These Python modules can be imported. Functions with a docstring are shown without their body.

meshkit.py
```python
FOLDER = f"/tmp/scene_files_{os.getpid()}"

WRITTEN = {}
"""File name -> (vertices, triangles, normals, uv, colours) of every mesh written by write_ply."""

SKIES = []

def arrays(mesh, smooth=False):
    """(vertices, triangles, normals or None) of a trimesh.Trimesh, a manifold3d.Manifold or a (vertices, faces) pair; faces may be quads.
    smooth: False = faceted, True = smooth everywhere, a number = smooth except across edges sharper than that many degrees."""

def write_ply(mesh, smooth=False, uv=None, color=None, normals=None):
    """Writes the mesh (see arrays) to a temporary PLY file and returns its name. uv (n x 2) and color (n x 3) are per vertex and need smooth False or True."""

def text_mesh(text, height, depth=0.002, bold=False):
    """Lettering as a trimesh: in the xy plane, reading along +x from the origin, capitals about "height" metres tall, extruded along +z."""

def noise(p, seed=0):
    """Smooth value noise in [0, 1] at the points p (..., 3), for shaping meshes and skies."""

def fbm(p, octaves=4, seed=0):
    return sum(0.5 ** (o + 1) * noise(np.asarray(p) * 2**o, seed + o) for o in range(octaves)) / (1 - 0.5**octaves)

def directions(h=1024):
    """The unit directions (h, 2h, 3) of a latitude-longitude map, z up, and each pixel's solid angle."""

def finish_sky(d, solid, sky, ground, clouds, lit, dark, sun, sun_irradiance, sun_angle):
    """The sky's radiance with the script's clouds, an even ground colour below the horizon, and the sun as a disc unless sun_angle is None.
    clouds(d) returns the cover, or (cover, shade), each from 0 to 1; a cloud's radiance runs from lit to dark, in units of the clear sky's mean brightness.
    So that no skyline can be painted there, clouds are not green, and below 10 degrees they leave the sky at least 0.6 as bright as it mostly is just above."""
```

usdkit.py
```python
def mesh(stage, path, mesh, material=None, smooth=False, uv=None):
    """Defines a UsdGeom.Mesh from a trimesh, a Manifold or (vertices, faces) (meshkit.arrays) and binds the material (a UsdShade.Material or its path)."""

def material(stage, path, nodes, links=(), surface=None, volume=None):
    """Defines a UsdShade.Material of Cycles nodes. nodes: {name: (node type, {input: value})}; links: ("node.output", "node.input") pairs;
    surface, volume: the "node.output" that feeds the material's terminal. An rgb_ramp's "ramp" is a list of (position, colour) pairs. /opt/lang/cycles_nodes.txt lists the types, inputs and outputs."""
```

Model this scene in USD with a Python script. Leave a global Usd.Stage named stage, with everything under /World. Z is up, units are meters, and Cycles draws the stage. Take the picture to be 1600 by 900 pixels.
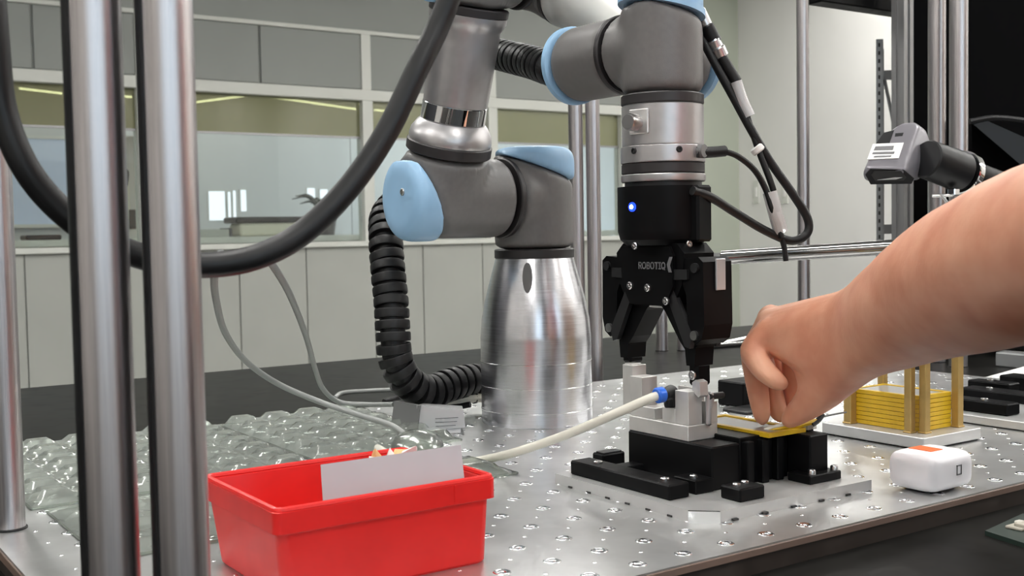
import math, random
import numpy as np, trimesh, manifold3d, usdkit, meshkit
from manifold3d import Manifold, CrossSection
from shapely.geometry import Polygon, Point, box as sbox
from shapely.ops import unary_union
from pxr import Usd, UsdGeom, UsdLux, UsdShade, Gf, Sdf
stage = Usd.Stage.CreateInMemory()
UsdGeom.SetStageUpAxis(stage, 'Z'); UsdGeom.SetStageMetersPerUnit(stage, 1.0)
UsdGeom.Xform.Define(stage, '/World')
random.seed(7); rng = np.random.default_rng(7)

# ------------------------------------------------------------------ camera, light, exposure
# Lengths below are written in hole pitches of the breadboard (37.5 mm), origin on the breadboard's top face.
S, ZT = 0.0375, 0.769
def W(v):
    v = np.asarray(v, float)
    return v * S + np.array([0, 0, ZT])
FPX, YAW, PITCH, ROLL = 1776.87, 0.969009, 0.0496366, -0.0174621
CAM = np.array([-13.00435, -14.98778, 5.46244])
_f = np.array([math.cos(YAW) * math.cos(PITCH), math.sin(YAW) * math.cos(PITCH), -math.sin(PITCH)])
_r = np.cross(_f, [0, 0, 1]); _r /= np.linalg.norm(_r); _u = np.cross(_r, _f)
RT, UP = math.cos(ROLL) * _r + math.sin(ROLL) * _u, -math.sin(ROLL) * _r + math.cos(ROLL) * _u
FW = _f
cam = UsdGeom.Camera.Define(stage, '/World/camera')
cp = W(CAM)
cam.AddTransformOp().Set(Gf.Matrix4d(*RT, 0, *UP, 0, *(-FW), 0, *cp, 1))
cam.CreateHorizontalApertureAttr(36.0); cam.CreateVerticalApertureAttr(20.25)
cam.CreateFocalLengthAttr(36.0 * FPX / 1600)
cam.CreateFStopAttr(20.0); cam.CreateFocusDistanceAttr(25.5 * S)
cam.CreateClippingRangeAttr((0.02, 200.0))
cam.CreateExposureAttr(0.84)
LAMP, LAMP2 = 13.0, 4.7          # ceiling lamps of the lab, of the room beyond the glass
dome = UsdLux.DomeLight.Define(stage, '/World/sky'); dome.CreateIntensityAttr(0.5); dome.CreateColorAttr(Gf.Vec3f(0.75, 0.86, 1.0))

def ray(x, y): return FW + (x - 800) / FPX * RT - (y - 450) / FPX * UP
def D(x, y, z): return CAM + z * ray(x, y)                    # a point at a known distance
def on(x, y, v=0.0, axis=2):                                   # a point on a known plane
    d = ray(x, y); return CAM + (v - CAM[axis]) / d[axis] * d

# ------------------------------------------------------------------ materials
MATS = {}
def mat(name, col, rough=0.5, metal=0.0, var=0.0, vscale=40.0, bump=0.0, bscale=200.0, stretch=None, **kw):
    n = {'p': ('principled_bsdf', {'base_color': col, 'roughness': rough, 'metallic': metal, **kw})}
    l = []
    if var or bump:
        n['g'] = ('texture_coordinate', {})
        src = 'g.object'
        if stretch:
            n['m'] = ('mapping', {'scale': stretch}); l.append(('g.object', 'm.vector')); src = 'm.vector'
    if var:
        n['n'] = ('noise_texture', {'scale': vscale, 'detail': 4.0}); l.append((src, 'n.vector'))
        lo, hi = [c * (1 - var) for c in col], [min(1, c * (1 + var)) for c in col]
        n['r'] = ('rgb_ramp', {'ramp': [(0.3, lo), (0.7, hi)]}); l += [('n.fac', 'r.fac'), ('r.color', 'p.base_color')]
        n['mr'] = ('map_range', {'from_min': 0.3, 'from_max': 0.7, 'to_min': max(.02, rough * (1 - var)), 'to_max': rough * (1 + var)}); l += [('n.fac', 'mr.value'), ('mr.result', 'p.roughness')]
    if bump:
        n['b'] = ('noise_texture', {'scale': bscale, 'detail': 3.0}); l.append((src, 'b.vector'))
        n['u'] = ('bump', {'strength': bump, 'distance': 0.001}); l += [('b.fac', 'u.height'), ('u.normal', 'p.normal')]
    MATS[name] = usdkit.material(stage, '/World/Looks/' + name, n, l, surface='p.BSDF')
    return MATS[name]
def glow(name, col, strength):
    MATS[name] = usdkit.material(stage, '/World/Looks/' + name, {'e': ('emission', {'color': col, 'strength': strength})}, [], surface='e.emission')
def pane(name, tint, ior=1.5, haze=0.0, hazecol=(.8, .8, .8), rough=0.02, boost=1.0):
    n = {'t': ('transparent_bsdf', {'color': tint}), 'g': ('glossy_bsdf', {'color': (1, 1, 1), 'roughness': rough}), 'f': ('fresnel', {'IOR': ior}),
         'k': ('math', {'math_type': 'multiply', 'value2': boost, 'use_clamp': True}), 'm': ('mix_closure', {})}
    l = [('f.fac', 'k.value1'), ('k.value', 'm.fac'), ('g.BSDF', 'm.closure2')]
    if haze:
        n['d'] = ('diffuse_bsdf', {'color': hazecol}); n['h'] = ('mix_closure', {'fac': haze})
        l += [('t.BSDF', 'h.closure1'), ('d.BSDF', 'h.closure2'), ('h.closure', 'm.closure1')]
    else: l.append(('t.BSDF', 'm.closure1'))
    MATS[name] = usdkit.material(stage, '/World/Looks/' + name, n, l, surface='m.closure')

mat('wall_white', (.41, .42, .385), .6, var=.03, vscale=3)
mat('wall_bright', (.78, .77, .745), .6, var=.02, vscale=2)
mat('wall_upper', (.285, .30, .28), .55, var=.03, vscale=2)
mat('wall_pillar', (.39, .42, .35), .6, var=.02, vscale=2)
mat('wall_dim', (.55, .53, .50), .7, var=.05, vscale=2)
mat('wall_beyond', (.60, .615, .60), .5, var=.03, vscale=1)
mat('rail_paint', (.66, .67, .62), .45)
mat('ceiling_paint', (.82, .82, .80), .8, var=.03, vscale=4)
mat('ceiling_olive', (.30, .30, .19), .6)
mat('floor_grey', (.13, .13, .13), .35, var=.1, vscale=5)
mat('wood_brown', (.20, .10, .05), .45, var=.3, vscale=6, stretch=(1, 12, 12))
mat('cabinet_dark', (.03, .03, .035), .4, var=.1)
pane('glass_clear', (.93, .96, .95))
pane('glass_olive', (.60, .60, .40), haze=.55, hazecol=(.30, .30, .18), boost=1.3)
mat('desk_black', (.014, .0135, .0125), .34, var=.1, vscale=30, specular_ior_level=.045)
mat('board_alu', (.57, .575, .57), .34, .85, var=.06, vscale=14, bump=.05, bscale=400)
mat('board_edge', (.030, .022, .018), .45, var=.25, vscale=40)
mat('board_edge_lip', (.17, .115, .09), .4)
mat('insert_metal', (.78, .79, .80), .18, 1.0)
mat('hole_dark', (.02, .02, .02), .6)
mat('dimple', (.80, .80, .80), .25, 1.0)
mat('alu_turned', (.68, .68, .715), .24, 1.0, var=.03, vscale=25, stretch=(1, 1, 40))
mat('alu_machined', (.60, .585, .57), .45, .6, var=.06, vscale=60)
mat('alu_light', (.66, .66, .63), .42, .25)
mat('alu_robot', (.50, .485, .49), .36, .8, var=.04, vscale=60)
mat('alu_plate', (.55, .55, .545), .42, .65, var=.05, vscale=40)
mat('chrome', (.85, .85, .86), .04, 1.0)
mat('dark_chrome', (.30, .295, .29), .10, 1.0)
mat('post_steel', (.46, .435, .44), .34, 1.0, var=.10, vscale=14, stretch=(30, 30, .6))
mat('robot_grey', (.145, .138, .135), .42, var=.06, vscale=200, bump=.08, bscale=1500)
mat('robot_blue', (.30, .50, .72), .38, var=.03)
mat('robot_band', (.022, .019, .020), .45)
mat('black_anod', (.0040, .0040, .0044), .42, var=.15, vscale=50, specular_ior_level=.10)
mat('matte_black', (.003, .003, .0033), .8, specular_ior_level=.05)
mat('black_plastic', (.008, .008, .009), .42, var=.1, vscale=80, specular_ior_level=.3)
mat('black_rubber', (.0075, .0075, .008), .45, var=.15, vscale=60, specular_ior_level=.35)
mat('dark_link', (.02, .02, .021), .4, .2, specular_ior_level=.35)
mat('screw_steel', (.60, .59, .58), .25, 1.0)
mat('bin_red', (.66, .014, .012), .34, var=.05, vscale=30, specular_ior_level=.45)
mat('paper_grey', (.38, .355, .37), .55, var=.03, vscale=30)
mat('paper_white', (.80, .79, .77), .6)
mat('ink', (.08, .08, .08), .6)
mat('ink_grey', (.15, .15, .155), .5)
mat('crumpled_yellow', (.75, .45, .20), .5)
mat('hose_grey', (.25, .26, .25), .35)
mat('hose_cream', (.62, .60, .52), .35, var=.05)
mat('fitting_blue', (.02, .13, .62), .3)
mat('led_off', (.1, .1, .4), .3)
glow('led_blue', (.008, .03, 1.0), 3.0)
glow('reflection_glow', (.85, .9, 1.0), 7.0)
glow('reflection_pane', (.85, .93, 1.0), .75)
glow('led_core', (.55, .7, 1.0), 9.0)
mat('gold_pillar', (.46, .31, .11), .36, .6, var=.08)
mat('yellow_board', (.60, .38, .015), .38, var=.10, vscale=60)
mat('board_top', (.36, .36, .36), .35, .5)
mat('white_plastic', (.85, .85, .885), .32)
mat('orange_label', (.85, .16, .03), .45)
mat('pcb_dark', (.02, .035, .028), .4)
mat('comp_a', (.50, .47, .40), .4); mat('comp_b', (.70, .68, .62), .4); mat('comp_c', (.25, .24, .22), .4)
mat('module_silver', (.52, .52, .53), .35, .6)
mat('module_face', (.17, .17, .17), .4, .3)
mat('scanner_grey', (.20, .19, .21), .32, .25)
mat('slot_grey', (.36, .37, .37), .45, .6)
mat('profile_grey', (.33, .33, .33), .38, .7)
mat('leaf_dark', (.02, .03, .025), .6)
mat('bluish_board', (.62, .72, .88), .5)
mat('cream_box', (.66, .64, .52), .6)
mat('shirt_red', (.42, .05, .05), .8, var=.1)
mat('trousers', (.03, .035, .05), .8)
mat('hair', (.05, .03, .02), .6)
usdkit.material(stage, '/World/Looks/skin', {
    'g': ('texture_coordinate', {}), 'n': ('noise_texture', {'scale': 28.0, 'detail': 3.0}),
    'r': ('rgb_ramp', {'ramp': [(.30, (.56, .235, .145)), (.52, (.64, .31, .20)), (.75, (.70, .375, .25))]}),
    'b': ('noise_texture', {'scale': 420.0, 'detail': 4.0}), 'u': ('bump', {'strength': .12, 'distance': .001}),
    'p': ('principled_bsdf', {'roughness': .48, 'subsurface_weight': .10, 'subsurface_scale': .006, 'subsurface_radius': (1, .35, .2), 'specular_ior_level': .35})},
    [('g.object', 'n.vector'), ('n.fac', 'r.fac'), ('r.color', 'p.base_color'), ('g.object', 'b.vector'), ('b.fac', 'u.height'), ('u.normal', 'p.normal')], surface='p.BSDF')
MATS['skin'] = UsdShade.Material.Get(stage, '/World/Looks/skin')
mat('nail', (.70, .42, .34), .3)
# thin clear thermoformed plastic
pane('blister', (.86, .90, .86), haze=.22, hazecol=(.42, .45, .41), rough=.14, boost=1.1)
pane('clear_hose', (.88, .90, .82), haze=.35, hazecol=(.72, .72, .62), rough=.1, boost=1.5)
pane('label_film', (.9, .9, .9), haze=.6, hazecol=(.8, .8, .8), rough=.2)

# ------------------------------------------------------------------ scene graph helpers
COUNT = {}
LOC = {}
def numbered(parent, name):
    k = (parent, name); n = COUNT.get(k, 0); COUNT[k] = n + 1
    return f'{parent}/{name}' + (f'_{n:03d}' if n else '')
def tags(p, label=None, cat=None, group=None, kind=None):
    for k, v in (('label', label), ('category', cat), ('group', group), ('kind', kind)):
        if v: p.SetCustomDataByKey(k, v)
def thing(name, label, cat, loc, group=None, kind=None):
    path = numbered('/World', name); x = UsdGeom.Xform.Define(stage, path)
    w = W(loc); x.AddTranslateOp().Set(Gf.Vec3d(*w)); LOC[path] = np.asarray(loc, float)
    tags(x.GetPrim(), label, cat, group, kind); return path
def arrays(m):
    if isinstance(m, Manifold):
        q = m.to_mesh(); return np.array(q.vert_properties[:, :3], float), np.array(q.tri_verts, int)
    if isinstance(m, trimesh.Trimesh): return np.array(m.vertices), np.array(m.faces)
    return np.asarray(m[0], float), np.asarray(m[1], int)
def T(m):
    v, f = arrays(m)
    if f.shape[1] == 4: f = np.vstack([f[:, [0, 1, 2]], f[:, [0, 2, 3]]])
    return trimesh.Trimesh(v, f, process=False)
def cat(*ms):
    ms = [T(m) for m in (ms[0] if len(ms) == 1 and isinstance(ms[0], (list, tuple)) and not isinstance(ms[0][0], np.ndarray) else ms)]
    return trimesh.util.concatenate(ms)
def part(parent, name, m, material, smooth=35, label=None, kind=None):
    loc = LOC[parent]; path = numbered(parent, name); LOC[path] = loc
    t = T(m); t.vertices = (t.vertices - loc) * S
    g = usdkit.mesh(stage, path, t, MATS[material], smooth=smooth)
    tags(g.GetPrim(), label, kind=kind); return path
def solo(name, label, cat_, m, material, loc=None, smooth=35, group=None, kind=None):
    path = numbered('/World', name); t = T(m)
    loc = np.array([*t.bounds.mean(0)[:2], t.bounds[0][2]]) if loc is None else np.asarray(loc, float)
    t.vertices = (t.vertices - loc) * S
    g = usdkit.mesh(stage, path, t, MATS[material], smooth=smooth)
    g.AddTranslateOp().Set(Gf.Vec3d(*W(loc))); LOC[path] = loc
    tags(g.GetPrim(), label, cat_, group, kind); return path
def struct(name, m, material, smooth=False): return solo(name, None, None, m, material, loc=(0, 0, 0), smooth=smooth, kind='structure')
def copy(src, loc, rotz=0, label=None, group=None):
    p0 = stage.GetPrimAtPath(src); name = src.split('/')[-1].rstrip('0123456789').rstrip('_')
    path = numbered('/World', name); x = UsdGeom.Xform.Define(stage, path)
    x.GetPrim().GetReferences().AddInternalReference(Sdf.Path(src)); x.GetPrim().SetInstanceable(True)
    xf = UsdGeom.Xformable(x); xf.ClearXformOpOrder()
    x.GetPrim().CreateAttribute('xformOp:translate', Sdf.ValueTypeNames.Double3).Set(Gf.Vec3d(*W(loc)))
    x.GetPrim().CreateAttribute('xformOp:rotateZ', Sdf.ValueTypeNames.Double).Set(float(rotz))
    x.GetPrim().CreateAttribute('xformOpOrder', Sdf.ValueTypeNames.TokenArray, False, Sdf.VariabilityUniform).Set(['xformOp:translate', 'xformOp:rotateZ'])
    was = p0.GetCustomData()
    tags(x.GetPrim(), label or was.get('label'), was.get('category'), group or was.get('group')); LOC[path] = np.asarray(loc, float)
    return path

# ------------------------------------------------------------------ shape helpers
def box(lo, hi, b=0.0):
    lo, hi = np.minimum(lo, hi).astype(float), np.maximum(lo, hi).astype(float)
    if b <= 0:
        m = trimesh.creation.box(hi - lo); m.apply_translation((lo + hi) / 2); return m
    b = min(b, .45 * (hi - lo).min()); pts = []
    for sx in (0, 1):
        for sy in (0, 1):
            for sz in (0, 1):
                c = np.array([hi[0] if sx else lo[0], hi[1] if sy else lo[1], hi[2] if sz else lo[2]]); g = np.array([-1 if sx else 1, -1 if sy else 1, -1 if sz else 1]) * b
                for k in range(3):
                    q = c + g; q[k] = c[k]; pts.append(q)
    return T(Manifold.hull_points(np.array(pts)))
def rbox(lo, hi, r, n=12):                                     # rounded box
    lo, hi = np.array(lo, float), np.array(hi, float)
    s = Manifold.sphere(r, n); a, c = lo + r, hi - r
    return T(Manifold.batch_hull([s.translate([x, y, z]) for x in (a[0], c[0]) for y in (a[1], c[1]) for z in (a[2], c[2])]))
def frame_of(d):
    d = np.asarray(d, float); d = d / np.linalg.norm(d)
    a = np.array([0, 0, 1.0]) if abs(d[2]) < .9 else np.array([1.0, 0, 0])
    x = np.cross(a, d); x /= np.linalg.norm(x); return x, np.cross(d, x), d
def rot(m, o, d):                                              # local z axis to d at o
    x, y, z = frame_of(d); M = np.eye(4); M[:3, 0], M[:3, 1], M[:3, 2], M[:3, 3] = x, y, z, o
    t = T(m); t.apply_transform(M); return t
def lathe(prof, o=(0, 0, 0), d=(0, 0, 1), n=48):               # closed profile of (radius, height) pairs, from axis to axis or a ring
    pr = np.array(prof, float); a = np.linspace(0, 2 * np.pi, n, endpoint=False); k = len(pr)
    v = np.stack([np.outer(np.cos(a), pr[:, 0]), np.outer(np.sin(a), pr[:, 0]), np.tile(pr[:, 1], (n, 1))], -1).reshape(-1, 3)
    f = []
    closed = pr[0, 0] > 1e-6 or pr[-1, 0] > 1e-6
    for i in range(n):
        j = (i + 1) % n
        for q in range(k if closed else k - 1):
            w = (q + 1) % k
            f += [(i * k + q, j * k + q, j * k + w), (i * k + q, j * k + w, i * k + w)]
    t = trimesh.Trimesh(v, f, process=False); t.merge_vertices(); t.update_faces(t.nondegenerate_faces())
    t.remove_unreferenced_vertices(); trimesh.repair.fix_normals(t)
    return rot(t, np.array(o, float), d)
def cyl(a, b, r, r2=None, n=32, bev=0.0):
    a, b = np.array(a, float), np.array(b, float); L = np.linalg.norm(b - a); r2 = r if r2 is None else r2
    if bev: pr = [(0, 0), (r - bev, 0), (r, bev), (r2, L - bev), (r2 - bev, L), (0, L)]
    else: pr = [(0, 0), (r, 0), (r2, L), (0, L)]
    return lathe(pr, a, b - a, n)
def ring(a, b, r, ri, n=40):
    a, b = np.array(a, float), np.array(b, float); L = np.linalg.norm(b - a); c = min(.03, L * .2)
    return lathe([(ri, 0), (r - c, 0), (r, c), (r, L - c), (r - c, L), (ri, L)], a, b - a, n)
def smoothpath(pts, n=8):
    P = np.array(pts, float); P = np.vstack([2 * P[0] - P[1], P, 2 * P[-1] - P[-2]]); out = []
    for i in range(1, len(P) - 2):
        for t in np.linspace(0, 1, n, endpoint=False):
            out.append(.5 * (2 * P[i] + (P[i + 1] - P[i - 1]) * t + (2 * P[i - 1] - 5 * P[i] + 4 * P[i + 1] - P[i + 2]) * t ** 2 + (3 * P[i] - P[i - 1] - 3 * P[i + 1] + P[i + 2]) * t ** 3))
    out.append(P[-2]); return np.array(out)
def sweep(path, r, n=14):
    P = np.array(path, float); k = len(P); r = np.broadcast_to(r, k)
    t = np.gradient(P, axis=0); t /= np.linalg.norm(t, axis=1)[:, None]
    x = frame_of(t[0])[0]; V = []
    a = np.linspace(0, 2 * np.pi, n, endpoint=False)
    for i in range(k):
        x = x - t[i] * (x @ t[i]); x /= np.linalg.norm(x); y = np.cross(t[i], x)
        V.append(P[i] + r[i] * (np.outer(np.cos(a), x) + np.outer(np.sin(a), y)))
    V = np.vstack(V + [P[:1], P[-1:]]); f = []
    for i in range(k - 1):
        for j in range(n):
            q = (j + 1) % n; f += [(i * n + j, i * n + q, (i + 1) * n + q), (i * n + j, (i + 1) * n + q, (i + 1) * n + j)]
    for j in range(n):
        q = (j + 1) % n; f += [(k * n, q, j), (k * n + 1, (k - 1) * n + j, (k - 1) * n + q)]
    return trimesh.Trimesh(V, f, process=False)
def cable(pts, r, n=8, seg=14): return sweep(smoothpath(pts, n), r, seg)
def extr(poly, axis, lo, hi, bev=0.0):                         # polygon in the two other axes (in order), extruded along axis
    p = poly if hasattr(poly, 'exterior') else Polygon(poly)
    t = trimesh.creation.extrude_polygon(p, hi - lo, engine='earcut'); v = t.vertices.copy(); v[:, 2] += lo
    order = {0: [2, 0, 1], 1: [0, 2, 1], 2: [0, 1, 2]}[axis]; t.vertices = v[:, order]
    trimesh.repair.fix_normals(t); return t
def mani(t):
    t = T(t); t.merge_vertices()
    return Manifold(manifold3d.Mesh(np.asarray(t.vertices, np.float32), np.asarray(t.faces, np.uint32)))
def union(ms): return Manifold.batch_boolean([m if isinstance(m, Manifold) else mani(m) for m in ms], manifold3d.OpType.Add)
def soften(m, edge=.12, it=8):
    m = m if isinstance(m, Manifold) else mani(m)
    t = T(m.refine_to_length(edge)); t.merge_vertices(); trimesh.smoothing.filter_taubin(t, .5, -.52, it); return t
def ball(c, r, n=20): return T(Manifold.sphere(r, n).translate(list(map(float, c))))
def hulls(chain, n=16):                                        # chain of (point, radius): hull of each pair
    out = []
    for (a, ra), (b, rb) in zip(chain[:-1], chain[1:]):
        out.append(Manifold.batch_hull([Manifold.sphere(ra, n).translate(list(map(float, a))), Manifold.sphere(rb, n).translate(list(map(float, b)))]))
    return out
def place(m, o, ex, ey):                                       # local xy plane to o + ex,ey
    ex = np.array(ex, float); ex /= np.linalg.norm(ex); ey = np.array(ey, float); ey -= ex * (ey @ ex); ey /= np.linalg.norm(ey)
    M = np.eye(4); M[:3, 0], M[:3, 1], M[:3, 2], M[:3, 3] = ex, ey, np.cross(ex, ey), o
    t = T(m); t.apply_transform(M); return t
def screw(o, d, r=.09, h=.06): return cat(lathe([(0, 0), (r, 0), (r, h * .7), (r * .8, h), (r * .45, h), (r * .4, h * .4), (0, h * .4)], o, d, 14), )

# ------------------------------------------------------------------ the room
FZ = -ZT / S
WY, RX, LX, BY, CZ = 185.0, 191.8, -110.0, -95.0, 68.0
struct('floor', box((LX - 4, BY - 4, FZ - 4), (RX + 4, 480, FZ)), 'floor_grey')
struct('ceiling', box((LX - 4, BY - 4, CZ), (RX + 4, WY, CZ + 4)), 'ceiling_paint')
struct('wall_left', box((LX - 4, BY, FZ), (LX, WY + 4, CZ)), 'wall_dim')
struct('wall_right', box((RX, BY, FZ), (RX + 4, WY, CZ)), 'wall_bright')
# wall behind the camera; its wide window is added for reflections
struct('wall_front', cat(box((LX, BY - 4, FZ), (-70, BY, CZ)), box((40, BY - 4, FZ), (RX, BY, CZ)), box((-70, BY - 4, FZ), (40, BY, 6)), box((-70, BY - 4, 44), (40, BY, CZ))), 'wall_dim')
wf = thing('window', 'tall daylight window added behind the camera for reflections', 'window', (-15, BY, 6), kind='structure')
for k in range(5): part(wf, 'frame_bar', box((-70 + k * 27.5 - .8 * (k > 0), BY - 3, 6), (-70 + k * 27.5 + .8 * (k < 4), BY - 1, 44)), 'rail_paint')
for k in range(4): part(wf, 'pane', box((-70 + k * 27.5 + .8, BY - 2.2, 6), (-70 + (k + 1) * 27.5 - .8, BY - 2.0, 44)), 'glass_clear')

# partition with the glass band
SILL0, SILL1, HEAD0, HEAD1, TOPR = 3.1, 5.3, 31.4, 33.5, 44.7
PX0, PX1 = LX, 165.0
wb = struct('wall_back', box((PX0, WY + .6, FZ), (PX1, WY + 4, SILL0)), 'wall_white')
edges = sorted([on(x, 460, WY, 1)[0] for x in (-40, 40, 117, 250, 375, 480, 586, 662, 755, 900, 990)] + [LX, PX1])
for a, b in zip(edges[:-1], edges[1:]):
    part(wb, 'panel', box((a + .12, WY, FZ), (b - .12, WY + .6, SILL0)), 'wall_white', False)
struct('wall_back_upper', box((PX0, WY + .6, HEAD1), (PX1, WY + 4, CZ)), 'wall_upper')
wu = '/World/wall_back_upper'
mull = [on(x, 250, WY, 1)[0] for x in (-130, 226, 575, 770, 976)]
upe = [PX0] + mull + [PX1]
for a, b in zip(upe[:-1], upe[1:]):
    m_ = (a + b) / 2
    for c, d in ((a, m_), (m_, b)):
        part(wu, 'panel', box((c + .25, WY + .1, HEAD1 + .2), (d - .25, WY + .6, TOPR - .6)), 'wall_upper', False)
struct('trim_1', box((PX0, WY - 1.0, SILL0), (PX1, WY + 4, SILL1 - 1.2), .1), 'rail_paint')
struct('trim_2', box((PX0, WY - .5, HEAD0), (PX1, WY + 4, HEAD1), .1), 'rail_paint')
struct('trim_3', box((PX0, WY - .3, TOPR - .5), (PX1, WY + .6, TOPR + .3), .1), 'rail_paint')
n_ = 3
for x in mull:
    n_ += 1; struct(f'trim_{n_}', box((x - 1.1, WY - .4, SILL1 - 1.2), (x + 1.1, WY + 2.4, HEAD0)), 'rail_paint')
    n_ += 1; struct(f'trim_{n_}', box((x - 1.0, WY - .2, HEAD1), (x + 1.0, WY + .6, TOPR - .5)), 'rail_paint')
FILM = 24.1
wn = 1
for a, b in zip(upe[:-1], upe[1:]):
    wn += 1
    w_ = thing(f'window_{wn}', None, None, ((a + b) / 2, WY, SILL1), kind='structure')
    part(w_, 'pane', box((a + 1.1, WY + 1.0, SILL1 - 1.2), (b - 1.1, WY + 1.2, FILM)), 'glass_clear', False)
    part(w_, 'tinted_pane', box((a + 1.1, WY + 1.0, FILM + .4), (b - 1.1, WY + 1.2, HEAD0)), 'glass_olive', False, label='olive tinted upper pane')
    part(w_, 'transom', box((a + 1.1, WY + .8, FILM), (b - 1.1, WY + 1.4, FILM + .4)), 'profile_grey', False)
struct('wall_pillar', box((PX1, WY - 1, FZ), (RX, WY + 4, CZ)), 'wall_pillar')
# the room beyond the glass
BX0, BX1, BYF = LX, RX + 90, 340.0
struct('wall_beyond', box((BX0, BYF, FZ), (BX1, BYF + 4, 62)), 'wall_beyond')
struct('wall_beyond_left', box((BX0 - 4, WY + 4, FZ), (BX0, BYF, 62)), 'wall_beyond')
struct('wall_beyond_right', box((BX1, WY + 4, FZ), (BX1 + 4, BYF, 62)), 'wall_beyond')
struct('ceiling_beyond', box((BX0, WY + 4, 62), (BX1, BYF, 64)), 'ceiling_olive')
glow('lamp_beyond', (1, .98, .92), LAMP2)
for k in range(4):
    x = -60 + k * 80
    solo('ceiling_light_strip', 'long bright ceiling strip light seen through the glass partition', 'ceiling light', box((x, WY + 20, 61.0), (x + 7, BYF - 10, 61.9)), 'lamp_beyond', smooth=False, group='strip lights in the room beyond the glass')
# pieces in the room beyond
q0, q1 = on(36, 205, BYF - 2, 1), on(104, 350, BYF - 2, 1)
bb = thing('whiteboard', 'pale bluish whiteboard on the far wall seen through the left glass', 'whiteboard', (q0[0], BYF - 1, q1[2]))
part(bb, 'panel', box((q0[0] - 20, BYF - 1.2, q1[2]), (q1[0] + 6, BYF - .1, q0[2] - 2)), 'bluish_board')
part(bb, 'frame', cat(box((q0[0] - 20, BYF - 1.6, q1[2] - 1), (q1[0] + 6, BYF - .1, q1[2])), box((q0[0] - 20, BYF - 1.6, q0[2] - 2), (q1[0] + 6, BYF - .1, q0[2] - 1))), 'rail_paint')
SY = WY + 12
def far(x, y, Y=SY): return on(x, y, Y, 1)
# a low sideboard behind the glass, with things on it
a, b = far(0, 356), far(960, 356)
sb = thing('sideboard', 'long pale low sideboard standing behind the glass partition', 'sideboard', ((a[0] + b[0]) / 2, SY + 6, FZ))
part(sb, 'top', box((a[0] - 30, SY - 2, 4.2), (b[0], SY + 14, 5.4)), 'rail_paint', False)
part(sb, 'body', box((a[0] - 28, SY - 1, FZ), (b[0] - 2, SY + 13, 4.2)), 'wall_white', False)
a, b = far(375, 346), far(470, 346)
pr_ = thing('printer', 'flat dark grey printer on the sideboard behind the glass', 'printer', ((a[0] + b[0]) / 2, SY + 3, 5.4))
part(pr_, 'body', rbox((a[0], SY, 5.4), (b[0], SY + 6, 8.0), .6), 'cream_box')
part(pr_, 'lid', box((a[0] - 1, SY - .3, 8.0), (b[0] + 1, SY + 6.5, 9.2), .3), 'black_plastic', label='dark lid')
a = far(492, 350)
pl = thing('potted_plant', 'dark spiky potted plant on the sideboard behind the glass', 'plant', (a[0], SY + 4, 5.4))
part(pl, 'pot', lathe([(0, 0), (2.0, 0), (2.6, 3.6), (2.2, 3.6), (2.0, 3.0), (0, 3.0)], (a[0] + 4, SY + 4, 5.4)), 'cabinet_dark')
for k in range(11):
    an = k * 2.4; c = np.array([a[0] + 4, SY + 4, 8.6]); L = 5 + 2.6 * random.random()
    d = np.array([math.cos(an), .4 * math.sin(an), 0])
    pts = smoothpath([c, c + d * L * .5 + [0, 0, L * .7], c + d * L * 1.1 + [0, 0, L * (.75 - .25 * random.random())]], 5)
    part(pl, 'leaf', sweep(pts, np.linspace(.6, .08, len(pts)), 5), 'leaf_dark')
a, b = far(192, 212), far(215, 330)
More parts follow.
